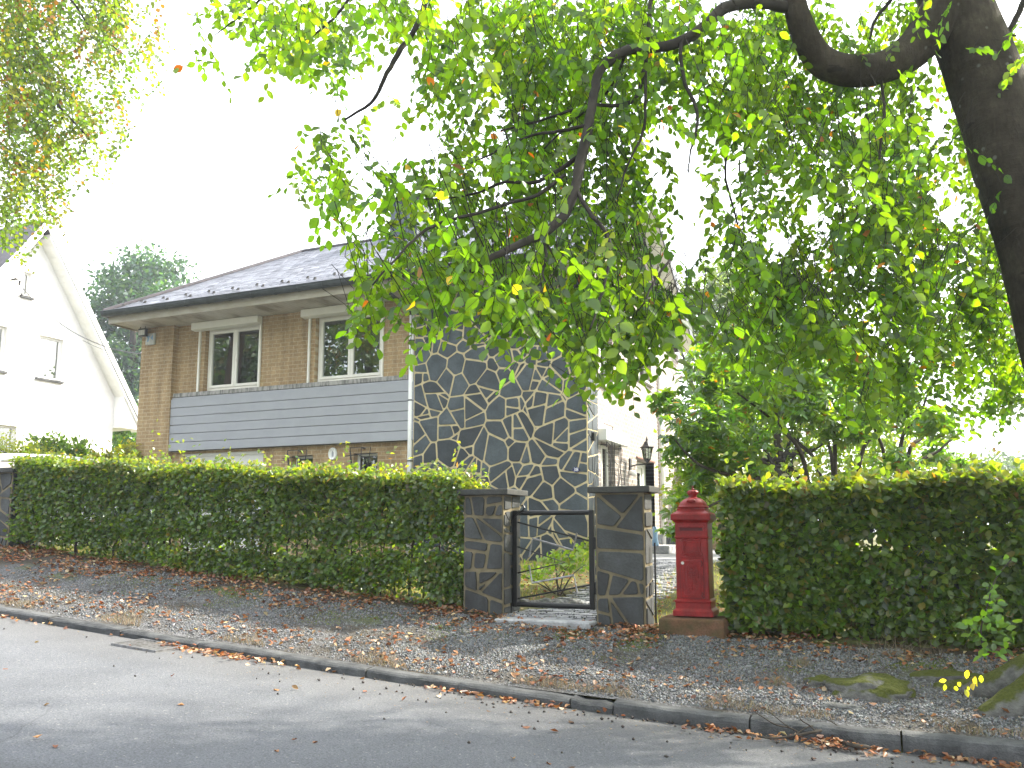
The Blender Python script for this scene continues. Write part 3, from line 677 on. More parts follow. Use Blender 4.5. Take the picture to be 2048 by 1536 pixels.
mb.prism(out_, 'x', -15.165, -15.16); mb.prism(out_, 'x', -4.16, -4.155)
for i in range(20):
    x = -15.08 + i * .56
    br = [(12.985 + .092 * math.cos(a), 6.135 + .112 * math.sin(a)) for a in np.linspace(PI, 2 * PI, n)]
    mb.prism(br + out_[::-1], 'x', x, x + .03)
mb.build('gutter', MT['zinc'], H)
mb = MB()
for y0, y1 in ((YE0 + .02, YR), (YE1 - .02, YR)):
    mb.prism([(y0, ZE - .26), (y1, ZR - .24), (y1, ZR - .015), (y0, ZE - .03)], 'x', ER + .004, ER + .035)
mb.build('bargeboard', MT['zinc'], H)
for y0, y1 in ((YE0 + .1, YR), (YE1 - .1, YR)): mb = MB(); mb.prism([(y0, ZE - .15), (y1, ZR - .16), (y1, ZR - .12), (y0, ZE - .11)], 'x', -4.525, ER); mb.build('verge_soffit', MT['white'], H)
# side windows, grille, lantern, door --------------------------------
def side_window(o, box=None, sill=True):
    y0, y1, z0, z1 = o; x = -4.66
    mb = MB(); frame_ring(mb, y0, y1, z0, z1, .06, x - .06, x, 'y'); md = (y0 + y1) / 2; mb.box(x - .05, x + .01, md - .05, md + .05, z0 + .06, z1 - .06)
    wd = mb.build('window', MT['pvc'], H, bevel=.004)
    mb = MB(); mb.box(x - .03, x - .024, y0 + .06, y1 - .06, z0 + .06, z1 - .06); mb.build('pane', MT['glass'], wd)
    if sill: mb = MB(); mb.box(-4.66, -4.46, y0 - .06, y1 + .05, z0 - .06, z0 - .002); mb.build('window_sill', MT['curtain'], H, bevel=.005)
    if box: mb = MB(); mb.box(-4.528, -4.36, box[0], box[1], box[2], box[3]); mb.build('shutter_box', MT['white'], H, bevel=.008)
side_window(LW, (14.45, 15.95, 3.07, 3.28), False); side_window(U1, (14.5, 15.5, 5.27, 5.5)); side_window(U2, (17.2, 18.65, 5.3, 5.52))
mb = MB(); x = -4.40                                             # angular rod grille bulging over the low window
for pts in ([(14.45, 3.36), (14.95, 3.36), (14.93, 2.6), (14.8, 2.3), (14.78, 1.9)], [(14.97, 3.30), (15.47, 3.27), (15.42, 2.6), (15.25, 2.2), (15.24, 1.9)], [(14.55, 2.95), (14.56, 3.05), (14.78, 3.0), (14.74, 1.9)],
            [(14.85, 3.15), (14.86, 2.8), (14.7, 2.3), (14.66, 1.9)], [(14.85, 3.15), (15.07, 3.1), (15.02, 2.7), (15.05, 2.3), (14.95, 1.9)], [(15.35, 3.05), (15.34, 2.7), (15.2, 2.2), (15.17, 1.9)], [(15.35, 3.05), (15.55, 3.0), (15.52, 2.8), (15.42, 2.7), (15.5, 2.3), (15.35, 1.9)],
            [(15.45, 2.78), (15.78, 2.75), (15.66, 2.32), (15.42, 2.33)], [(15.45, 2.6), (15.74, 2.58)], [(15.43, 2.45), (15.7, 2.43)], [(14.55, 2.86), (14.8, 2.8)], [(14.55, 2.62), (14.8, 2.58)], [(15.05, 2.72), (15.25, 2.68)], [(15.0, 2.5), (15.22, 2.47)], [(14.85, 2.35), (15.0, 2.25), (15.2, 2.25), (15.35, 2.4)]):
    mb.tube([(x, a, b) for a, b in pts], .008, 5)
for y, z in ((14.6, 3.0), (15.5, 3.0), (14.6, 1.95), (15.4, 1.95)): mb.tube([(x, y, z), (-4.53, y, z)], .01, 5)
mb.build('window_grille', MT['iron'], H)
mb = MB(); mb.box(-4.79, -4.72, 17.12, 17.24, 1.16, 2.94); mb.box(-4.79, -4.72, 18.30, 18.57, 1.16, 2.94); mb.box(-4.79, -4.72, 17.24, 18.30, 2.82, 2.94); mb.box(-4.79, -4.75, 17.24, 18.30, 1.16, 2.82)
dr = mb.build('front_door', MT['white'], H, bevel=.005)
mb = MB(); mb.box(-4.748, -4.742, 17.4, 18.15, 1.9, 2.7); mb.build('pane', MT['glass'], dr)
mb = MB(); mb.box(-4.531, -4.50, 17.05, 18.62, 2.955, 2.985); mb.build('door_lintel', MT['tilebrown'], H)
L0 = Vector((-4.53, 16.55, 2.80))
mb = MB(); mb.box(-4.53, -4.505, 16.49, 16.61, 2.66, 2.90); mb.tube([(-4.51, 16.55, 2.74), (-4.40, 16.55, 2.77), (-4.20, 16.55, 2.78), (-4.17, 16.55, 2.80)], .014, 8)
cy = lambda r, z: [(-4.17 + r * math.cos(a), 16.55 + r * math.sin(a), z) for a in np.linspace(0, 2 * PI, 6, endpoint=False)]
mb.rings([cy(.012, 2.80), cy(.05, 2.84), (cy(.075, 2.87)), cy(.075, 2.885)])
mb.rings([cy(.14, 3.10), cy(.145, 3.115), cy(.09, 3.15), cy(.055, 3.22), cy(.03, 3.24), cy(.006, 3.33)])
for a in np.linspace(0, 2 * PI, 6, endpoint=False): mb.tube([(-4.17 + .072 * math.cos(a), 16.55 + .072 * math.sin(a), 2.88), (-4.17 + .115 * math.cos(a), 16.55 + .115 * math.sin(a), 3.105)], .008, 4)
wl = mb.build('wall_lantern', MT['iron'], H)
mb = MB(); mb.rings([cy(.066, 2.885), cy(.108, 3.10)]); mb.build('lamp_glass', MT['lampglass'], wl)
mb = MB(); mb.tube([(-4.52, 16.5, 2.62), (-4.44, 16.5, 2.60), (-4.40, 16.5, 2.55)], [.05, .06, .03], 8); mb.build('motion_sensor', MT['pvc'], H, smooth=True)
mb = MB(); mb.box(-4.505, -4.45, 14.0, 14.10, 3.02, 3.16); mb.build('bell_push', MT['black'], H)
mb = MB(); mb.box(-4.527, -4.507, 18.63, 21.5, .7, 1.40); mb.build('plinth', MT['mortar_old'], H)
mb = MB(); clad(mb, split_poly([(18.63, .7), (21.5, .7), (21.5, 1.39), (18.63, 1.39)], .05, rt, .5), 'x', -4.507, 1, .010); mb.build('slate_plinth', MT['slate'], H)
mb = MB(); mb.tube([(-4.47, 19.1, 5.9), (-4.47, 19.1, 1.0)], .05, 10); mb.build('downpipe', MT['white'], H, smooth=True)
# rear wing with its low eaves
mb = MB(); wall_cells(mb, 'x', -4.5, -2.3, .7, 3.0, 21.6, 21.9, [(-4.25, -3.7, 1.7, 2.75)]); mb.box(-2.6, -2.3, 21.9, 25, .7, 3.0); mb.build('rear_wing', MT['brick'], H)
mb = MB(); frame_ring(mb, -4.25, -3.7, 1.7, 2.75, .06, 21.7, 21.76); mb.build('window', MT['pvc'], H)
mb = MB(); mb.box(-4.2, -3.75, 21.72, 21.73, 1.75, 2.7); mb.build('pane', MT['glass'], H)
mb = MB(); mb.box(-4.50, -2.0, 20.9, 25.2, 3.0, 3.22); mb.build('wing_roof', MT['fascia'], H)

# ------------------------------------------------------------------ white neighbouring house
Wh = thing('white_house', 'tall white rendered house with steep gable at far left beyond the brick house', 'house', (-24, 16.76, 1.3))
XW, YA, ZA = -22.5, 16.74, 10.2
holes = [(17.1, 17.9, 5.92, 7.2), (16.44, 16.72, 8.22, 8.95), (15.15, 16.08, 5.92, 7.2), (15.3, 16.6, 3.5, 4.41)]
mb = MB(); wall_cells(mb, 'y', 13.6, 19.9, .5, 5.72, -22.8, XW, [h for h in holes if h[3] < 5.72])
# gable triangle in strips so the openings stay open
Zs = sorted({5.72, ZA, *[z for h in holes[:3] for z in h[2:]]} | set(np.linspace(5.72, ZA, 14)))
def yl(z): return (13.6 + (YA - 13.6) * (z - 5.72) / (ZA - 5.72), 19.9 + (YA - 19.9) * (z - 5.72) / (ZA - 5.72))
for a, b in zip(Zs[:-1], Zs[1:]):
    (l0, r0), (l1, r1) = yl(a), yl(b); hs = sorted([h for h in holes[:3] if h[2] < (a + b) / 2 < h[3]])
    cuts = [(l0, l1)] + [p for h in hs for p in ((h[0], h[0]), (h[1], h[1]))] + [(r0, r1)]
    for i in range(0, len(cuts), 2):
        p, q = cuts[i], cuts[i + 1]; mb.prism([(p[0], a), (q[0], a), (q[1], b), (p[1], b)], 'x', -22.8, XW)
mb.box(-32, -22.8, 13.6, 13.9, .5, 5.72); mb.box(-32, -22.8, 19.6, 19.9, .5, 5.72)
mb.build('wall', MT['render'], Wh)
for y0, y1, z0, z1 in holes:
    mb = MB(); frame_ring(mb, y0, y1, z0, z1, .07, -22.68, -22.61, 'y'); wd = mb.build('window', MT['white'], Wh, bevel=.004)
    mb = MB(); mb.box(-22.65, -22.645, y0 + .07, y1 - .07, z0 + .07, z1 - .07); mb.build('pane', MT['glass'], wd)
    mb = MB(); mb.box(-22.6, -22.43, y0 - .06, y1 + .06, z0 - .07, z0 - .003); mb.build('sill', MT['kerbstone'], wd)
    mb = MB(); mb.box(-23.0, -22.98, y0 + .05, y1 - .05, z0, z1); mb.build('curtain', MT['curtain'], wd)
mb = MB(); SE = (ZA + .35 - 4.9) / (20.75 - YA); AP = ZA + .35
for sg in (1, -1):
    e = YA + sg * 4.0; mb.prism([(YA, AP), (e, AP - SE * 4.0), (e, AP - SE * 4.0 - .16), (YA, AP - .22)], 'x', -32.5, -22.04)
mb.build('roof', MT['roof2'], Wh)
mb = MB()
for sg in (1, -1):
    e = YA + sg * 4.02; mb.prism([(YA, AP + .02), (e, AP + .02 - SE * 4.02), (e, AP - .22 - SE * 4.02), (YA, AP - .28)], 'x', -22.036, -22.0)
mb.build('bargeboard', MT['white'], Wh)
for sg in (1, -1):
    n = 34; mb = MB()
    for i in range(n):
        a, b = .12 + i * .112, .12 + i * .112 + .106; mb.prism([(YA + sg * a, AP - .37 - SE * a), (YA + sg * b, AP - .37 - SE * b), (YA + sg * b, AP - .25 - SE * b), (YA + sg * a, AP - .25 - SE * a)], 'x', XW - .02, -22.04)
    mb.build('verge_soffit', MT['white'], Wh)
mb = MB(); e = YA + 4.05; mb.tube([(-32, e, AP - SE * 4.0 - .03), (-22.0, e, AP - SE * 4.0 - .03)], .07, 8); mb.build('gutter', MT['kerbstone'], Wh)
mb = MB(); mb.prism([(19.9, 4.72), (20.62, 4.72), (20.60, 4.82), (19.9, 5.76)], 'x', -32, XW + .40); mb.build('eaves_box', MT['white'], Wh)
mb = MB(); cy2 = [(-22.3, 16.10 + .09 * math.cos(a), 8.47 + .11 * math.sin(a)) for a in np.linspace(0, 2 * PI, 13)]
mb.tube(cy2, .014, 5); mb.tube([(-22.5, 16.1, 8.6), (-22.3, 16.1, 8.58)], .03, 6); mb.tube([(-22.3, 16.2, 8.56), (-22.3, 16.18, 8.44)], .03, 6); mb.build('cable_anchor', MT['iron'], Wh); MB().tube([(-22.5, 16.42, 8.20), (-22.4, 16.35, 8.22)], .035, 6).build('wall_clamp', MT['iron'], Wh)
# power cable slung between the two houses
a, b = Vector((-22.3, 16.16, 8.48)), Vector((-14.9, 13.9, 5.38)); pts = []
for i in range(25):
    q = i / 24; p = a.lerp(b, q); p.z -= 4 * .45 * q * (1 - q); pts.append(p)
mb = MB(); mb.tube(pts, .012, 5)
a2 = Vector((-22.3, 15.9, 8.62)); mb.tube([(-31, 8.0, 9.3), (-26, 12.3, 8.75), a2, (-22.3, 16.1, 8.6)], .012, 5)
pts2 = [p + Vector((0, 0, -.02 - .10 * i / 24 * (1 if i > 12 else .3))) for i, p in enumerate(pts)]; mb.tube(pts2[14:], .006, 4)
tag(mb.build('power_cable', MT['iron'], None), 'thin dark cable sagging from the white gable to the brick house', 'cable')
# ------------------------------------------------------------------ gate pillars
def pillar(label, x0, x1, y0, y1, zb, zt, seed, cell, right_face=True):
    cx, cy_ = (x0 + x1) / 2, (y0 + y1) / 2; P = thing('gate_pillar', label, 'pillar', (cx, cy_, zb), group='stone gate pillars')
    r = random.Random(seed); random.seed(seed)
    mb = MB(); mb.box(x0, x1, y0, y1, zb - .3, zt); sh = mb.build('shaft', MT['mortar_old'], P)
    mb = MB(); zb2 = zb - .1
    clad(mb, split_poly([(x0, zb2), (x1, zb2), (x1, zt), (x0, zt)], cell, r, .25), 'y', y0, -1, .015, .018)
    clad(mb, split_poly([(y0, zb2), (y1, zb2), (y1, zt), (y0, zt)], cell, r, .75), 'x', x1, 1, .012, .012)
    clad(mb, split_poly([(y0, zb2), (y1, zb2), (y1, zt), (y0, zt)], cell, r, .75), 'x', x0, -1, .012, .012)
    clad(mb, split_poly([(x0, zb2), (x1, zb2), (x1, zt), (x0, zt)], cell, r, .6), 'y', y1, 1, .013, .016)
    mb.build('slate_cladding', MT['slate_pillar'], sh)
    mb = MB(); mb.box(x0 - .065, x1 + .07, y0 - .06, y1 + .06, zt + .002, zt + .062); mb.build('cap', MT['cap'], P, bevel=.008, seg=2)
    return P
pillar('slate clad gate pillar between the long left hedge and the gate', -3.96, -3.515, 7.98, 8.42, .60, 1.845, 31, .05)
pillar('wider slate clad gate pillar beside the red post box', -2.525, -2.045, 7.95, 8.24, .57, 1.845, 8, .065)
pillar('slate clad pillar with dark cap at far left end of the hedge', -11.35, -10.86, 8.0, 8.5, 1.20, 2.27, 12, .06)

# ------------------------------------------------------------------ gate
G = thing('garden_gate', 'low black steel garden gate with angled rods between two stone pillars', 'gate', (-3.07, 8.2, .7))
gx0, gx1, gz0, gz1, gy = -3.475, -2.645, .735, 1.665, 8.2
mb = MB(); r = .026
mb.tube([(gx0, gy, gz0), (gx1, gy, gz0)], r, 12); mb.tube([(gx0, gy, gz1), (gx1, gy, gz1)], r, 12)
mb.box(gx0 - r, gx0 + r, gy - r, gy + r, gz0 - r, gz1 + r); mb.box(gx1 - r, gx1 + r, gy - r, gy + r, gz0 - r, gz1 + r)
mb.build('gate_frame', MT['black'], G, bevel=.004)
# rods: black lattice and an outline in front, painted silver for the sun on it
gw = gx1 - gx0
for pts in ([(0, 1.575), (gw, 1.375)], [(0, 1.325), (.63 * gw + .02, 1.165), (0, 1.045)], [(0, .785), (gw, .955)]):
    mb = MB(); mb.tube([(gx0 + a, gy, z) for a, z in pts], .0095, 6); mb.build('rod', MT['black'], G)
for pts in ([(.16, 1.215), (.195, 1.405), (.635, 1.29), (.675, 1.46)], [(.155, 1.135), (.19, .955), (.64, 1.04), (.675, .865)]):
    mb = MB(); mb.tube([(gx0 + a, gy - .012, z) for a, z in pts], .011, 6); mb.build('rod', MT['rod'], G)
for z in (1.36, .92): mb = MB(); mb.box(gx1 + r, -2.523, gy - .02, gy + .02, z - .06, z + .06); mb.build('hinge', MT['black'], G)
mb = MB(); mb.box(-3.513, gx0 - r, gy - .03, gy + .01, 1.56, 1.64); mb.tube([(-3.50, gy - .02, 1.60), (-3.44, gy - .03, 1.65), (-3.38, gy - .035, 1.69), (-3.36, gy - .035, 1.72), (-3.375, gy - .035, 1.745), (-3.40, gy - .035, 1.735)], .009, 6); mb.build('latch', MT['black'], G)
mb = MB(); mb.box(-3.515, gx0 - r, gy - .04, gy, .70, .79); mb.build('stop', MT['black'], G)

# ------------------------------------------------------------------ post box
BX = thing('post_box', 'ornate red cast iron post box with crown finial on a stone block', 'post box', (-1.60, 8.06, .712), rotz=.02)
def sq(hx, hy, z, ch=.0):
    if not ch: return [(-hx, -hy, z), (hx, -hy, z), (hx, hy, z), (-hx, hy, z)]
    return [(-hx + ch, -hy, z), (hx - ch, -hy, z), (hx, -hy + ch, z), (hx, hy - ch, z), (hx - ch, hy, z), (-hx + ch, hy, z), (-hx, hy - ch, z), (-hx, -hy + ch, z)]
mb = MB(); c = .012
prof = [(.183, 0), (.183, .045), (.166, .062), (.160, .07), (.160, .118), (.167, .128), (.167, .138), (.150, .152), (.148, .70), (.156, .706), (.156, .716), (.149, .722), (.149, .842), (.158, .852), (.170, .866), (.183, .872), (.183, .918), (.176, .930), (.150, .944), (.134, .956), (.130, .978)]
mb.rings([sq(a, a * .97, z, c) for a, z in prof]); body = mb.build('body', MT['red'], BX, local=True, bevel=.0025)
def rr(a, z, n=24, p=.62):
    out = []
    for k in range(n):
        t = 2 * PI * (k + .5) / n; cx, sx_ = math.cos(t), math.sin(t); out.append((a * math.copysign(abs(cx) ** p, cx), a * .97 * math.copysign(abs(sx_) ** p, sx_), z))
    return out
mb = MB(); mb.rings([rr(.130, .978), rr(.142, .984), rr(.142, .996), rr(.128, 1.002), rr(.126, 1.015, p=.66), rr(.116, 1.035, p=.7), rr(.094, 1.058, p=.78), rr(.066, 1.074, p=.9), rr(.042, 1.080, p=1), rr(.036, 1.086, p=1)])
dome = mb.build('dome_cap', MT['red'], BX, local=True, smooth=True)
mb = MB()
for k in range(9):
    a = -.62 + k * .155; p0 = Vector((.02 * math.sin(a), -.062 - .01 * math.cos(a), 1.069)); p1 = Vector((.062 * math.sin(a), -.075 - .045 * math.cos(a) , 1.062 - .030 * math.cos(a))); mb.tube([p0, (p0 + p1) / 2 + Vector((0, -.008, .008)), p1], [.004, .006, .007], 6)
mb.build('shell_ornament', MT['red'], dome, local=True, smooth=True)
mb = MB(); cr = lambda r, z, n=16, am=0: [((r + am * math.cos(8 * t)) * math.cos(t), (r + am * math.cos(8 * t)) * math.sin(t), z) for t in np.linspace(0, 2 * PI, n * 2, endpoint=False)]
mb.rings([cr(.033, 1.082), cr(.036, 1.09), cr(.034, 1.098), cr(.042, 1.108, am=.003), cr(.050, 1.125, am=.005), cr(.047, 1.140, am=.005), cr(.032, 1.150, am=.003), cr(.012, 1.153)])
mb.rings([cr(.006, 1.150, 4), cr(.014, 1.158, 4), cr(.014, 1.164, 4), cr(.005, 1.172, 4)])
mb.box(-.004, .004, -.004, .004, 1.170, 1.192); mb.box(-.011, .011, -.0035, .0035, 1.178, 1.185)
mb.build('crown_finial', MT['red'], BX, local=True, smooth=True)
yf = -.148
mb = MB(); mb.box(-.118, .118, yf - .016, yf, .800, .818); mb.box(-.118, -.106, yf - .012, yf, .768, .800); mb.box(.106, .118, yf - .012, yf, .768, .800); sl_ = mb.build('slot_hood', MT['red'], BX, local=True, bevel=.003)
mb = MB(); mb.box(-.104, .104, yf - .0015, yf, .772, .799); mb.build('letter_slot', MT['reddark'], sl_, local=True)
# relief panel (cartouche)
mb = MB(); y = yf + .001
def ribbon(pts, r): mb.tube([(a, y, z) for a, z in pts], r, 6)
ribbon([(-.055, .665), (.055, .665), (.055, .580), (-.055, .580), (-.055, .665)], .006)
ribbon([(-.095, .685), (-.075, .695), (-.04, .684), (0, .700), (.04, .684), (.075, .695), (.095, .685), (.080, .668), (.078, .60), (.088, .572), (.10, .555), (.07, .548), (.04, .556), (0, .540), (-.04, .556), (-.07, .548), (-.10, .555), (-.088, .572), (-.078, .60), (-.080, .668), (-.095, .685)], .007)
for sx_ in (-1, 1):
    ribbon([(sx_ * (.05 + .016 * math.cos(t)), .553 + .013 * math.sin(t)) for t in np.linspace(0, 5.2, 10)], .005); ribbon([(sx_ * (.085 + .012 * math.cos(t)), .682 + .010 * math.sin(t)) for t in np.linspace(0, 5.2, 10)], .004)
mb.build('cartouche', MT['red'], body, local=True, smooth=True)
mb = MB(); mb.box(-.104, .104, yf - .008, yf + .002, .165, .522); mb.box(-.112, .112, yf - .011, yf, .524, .533); MB().box(-.1075, .1075, yf - .0022, yf + .001, .1615, .5255).build('door_gap_shade', MT['reddark'], BX, local=True); door = mb.build('door', MT['red'], BX, local=True, bevel=.003)  # dark red plate behind the door paints the shade in its joint
mb = MB(); y = yf - .008
oval = lambda rx, rz, z0=.345: [(rx * math.cos(t), z0 + rz * math.sin(t) + .0) for t in np.linspace(0, 2 * PI, 25)]
ribbon(oval(.056, .145), .005); ribbon([(-.078, .50), (.078, .50), (.078, .195), (-.078, .195), (-.078, .50)], .005); ribbon(oval(.026, .03, .43), .006); ribbon(oval(.020, .018, .43), .007)
for zc in (.38, .345, .31, .275, .245):
    for sx_ in (-1, 1): ribbon([(sx_ * .006, zc + .01), (sx_ * .026, zc + .012), (sx_ * .034, zc - .002), (sx_ * .022, zc - .012), (sx_ * .014, zc)], .0045)
ribbon([(0, .41), (0, .235)], .005); mb.build('door_relief', MT['red'], door, local=True, smooth=True)
mb = MB(); mb.tube([(-.082, yf - .008, .478), (-.082, yf - .018, .478)], .0135, 14); mb.build('lock', MT['brass'], door, local=True)
mb = MB(); mb.tube([(.088, yf - .01, .50), (.098, yf - .02, .47), (.088, yf - .012, .45)], .006, 6); mb.build('door_hinge', MT['reddark'], door, local=True); mb = MB(); mb.tube([(.09, yf - .012, .215), (.10, yf - .014, .20), (.082, yf - .012, .185), (.108, yf - .012, .165)], .006, 6); mb.build('door_hinge', MT['reddark'], door, local=True)
mb = MB(); mb.box(-1.885, -1.30, 7.76, 8.38, .36, .70)
o = mb.build('stone_plinth', MT['plinth'], bevel=.018, seg=2); tag(o, 'low reddish mossy stone block carrying the red post box', 'plinth')
mb = MB(); mb.tube([(-2.0, 8.15, .5), (-1.997, 8.152, 1.37)], .009, 8); tag(mb.build('metal_stake', MT['iron']), 'thin rusty metal rod standing between the right pillar and post box', 'stake')
mb = MB(); mb.tube([(-4.22, 17.25, z) for z in (1.16, 1.19, 1.3, 1.45, 1.52, 1.55)], [.075, .08, .06, .058, .04, .045], 10)
o = mb.build('vase', MT['palebl'], smooth=True); tag(o, 'slim pale blue vase standing on the front doorstep', 'vase')

# drain grate set in the gutter of the road
zg = lambda x: float(zroad(x))
D = thing('drain_grate', 'iron storm drain grating in the road beside the kerb', 'drain', (-5.98, 5.82, zg(-5.98)))
mb = MB(); mb.box(-6.23, -5.73, 5.66, 5.985, zg(-5.98) - .06, zg(-5.98) - .05); mb.add([(x, y, zg(x) + .008) for x, y in ((-6.23, 5.65), (-5.73, 5.65), (-5.73, 5.985), (-6.23, 5.985))], [(0, 1, 2, 3)]); mb.build('pit_shade', MT['black'], D)  # black sheet just above the road, painted in for the shade below the bars
mb = MB(); ang = -.0
for x0, x1, y0, y1 in ((-6.24, -5.72, 5.64, 5.665), (-6.24, -5.72, 5.965, 5.99), (-6.24, -6.215, 5.665, 5.965), (-5.745, -5.72, 5.665, 5.965)):
    mb.add([(x, y, zg(x) + h) for h in (-.02, .019) for x, y in ((x0, y0), (x1, y0), (x1, y1), (x0, y1))], [(4, 5, 6, 7), (0, 1, 5, 4), (1, 2, 6, 5), (2, 3, 7, 6), (3, 0, 4, 7)])
mb.build('frame', MT['rod'], D)
for i in range(9):
    mb = MB(); x = -6.19 + i * .052; mb.add([(xx, y, zg(xx) + h) for h in (-.02, .017) for xx, y in ((x, 5.665), (x + .013, 5.665), (x + .013, 5.965), (x, 5.965))], [(4, 5, 6, 7), (0, 1, 5, 4), (1, 2, 6, 5), (2, 3, 7, 6), (3, 0, 4, 7)]); mb.build('bar', MT['rod'], D)

# ------------------------------------------------------------------ parked car behind the hedge
CR = thing('parked_car', 'pale silver hatchback parked behind the left hedge with roof showing', 'car', (-12.65, 10.25, float(zlot(-12.65, 10.25)) - .07), rotz=PI / 2)
def car_sections():
    # local frame: +x forward, y across, z up
    st = [(-2.0, .52, .62, .70, .0), (-1.97, .40, .78, .86, 0), (-1.7, .28, .84, .95, .0), (-1.2, .22, .86, .95, 0), (0, .22, .87, .94, 0), (1.1, .22, .86, .93, 0), (1.6, .26, .82, .90, 0), (1.95, .36, .70, .76, 0), (2.05, .45, .55, .62, 0)]
    L = []
    for x, zb, hw, zt, _ in st: L.append([(x, -hw * .9, zb), (x, -hw, zb + .18), (x, -hw * .985, zt - .12), (x, -hw * .93, zt), (x, 0, zt + .02), (x, hw * .93, zt), (x, hw * .985, zt - .12), (x, hw, zb + .18), (x, hw * .9, zb)])
    return L
mb = MB(); mb.rings(car_sections()); cb = mb.build('body', MT['carpaint'], CR, local=True, smooth=True)
mb = MB(); L = []
for x, z, hw in ((-1.62, 1.36, .50), (-1.45, 1.44, .56), (-1.1, 1.495, .60), (-.4, 1.525, .62), (.2, 1.51, .61), (.55, 1.46, .59), (.72, 1.42, .56)):
    L.append([(x, -hw, z - .06), (x, -hw * .93, z - .015), (x, -hw * .5, z + .01), (x, 0, z + .02), (x, hw * .5, z + .01), (x, hw * .93, z - .015), (x, hw, z - .06), (x, 0, z - .05)])
mb.rings(L); mb.build('roof', MT['carpaint'], CR, local=True, smooth=True)
mb = MB(); mb.rings([[(-1.90, -.74, .93), (1.15, -.80, .92), (1.15, .80, .92), (-1.90, .74, .93)], [(-1.60, -.52, 1.35), (.68, -.575, 1.38), (.68, .575, 1.38), (-1.60, .52, 1.35)]]); mb.build('windows', MT['black'], CR, local=True)
for sx_ in (-1, 1):
    for pts in ([(1.18, sx_ * .80, .92), (.70, sx_ * .585, 1.41)], [(-.25, sx_ * .80, .93), (-.25, sx_ * .60, 1.45)], [(-1.88, sx_ * .75, .93), (-1.60, sx_ * .53, 1.38)], [(-1.2, sx_ * .79, .93), (-1.22, sx_ * .575, 1.45)]):
        mb = MB(); mb.tube(pts, .035, 6); mb.build('window_pillar', MT['carpaint'], CR, local=True)
    mb = MB(); mb.tube([(.95, sx_ * .86, .97), (1.0, sx_ * .97, 1.02), (.93, sx_ * 1.0, 1.03)], [.04, .08, .06], 8); mb.build('wing_mirror', MT['carpaint'], CR, local=True, smooth=True)
    mb = MB(); mb.rings([[(2.03, sx_ * .50 + a, .68 + b) for a, b in ((-.14, -.06), (.14, -.06), (.14, .08), (-.14, .06))], [(1.88, sx_ * .52 + a, .70 + b) for a, b in ((-.14, -.06), (.16, -.06), (.16, .08), (-.14, .06))]]); mb.build('headlight', MT['lampglass'], CR, local=True)
    mb = MB(); mb.rings([[(-2.02, sx_ * .62 + a, .80 + b) for a, b in ((-.08, -.1), (.08, -.1), (.08, .1), (-.08, .1))], [(-1.8, sx_ * .66 + a, .80 + b) for a, b in ((-.08, -.1), (.16, -.1), (.14, .1), (-.08, .1))]]); mb.build('tail_light', MT['red'], CR, local=True)
    for x in (-1.25, 1.3):
        mb = MB(); mb.tube([(x, sx_ * .62, .31), (x, sx_ * .66, .31), (x, sx_ * .85, .31), (x, sx_ * .87, .31)], [.26, .31, .31, .27], 20); wh = mb.build('wheel', MT['rubber'], CR, local=True)
        mb = MB(); mb.tube([(x, sx_ * .868, .31), (x, sx_ * .89, .31)], [.19, .16], 12); mb.build('rim', MT['rod'], wh, local=True)
mb = MB(); mb.tube([(-1.05, 0, 1.515), (-1.16, 0, 1.56), (-1.34, 0, 1.72)], [.014, .006, .004], 5); mb.build('aerial', MT['black'], CR, local=True)
mb = MB(); mb.tube([(-1.78, -.05, 1.08), (-1.70, .10, 1.22), (-1.66, .42, 1.28)], .012, 5); mb.build('rear_wiper', MT['black'], CR, local=True)

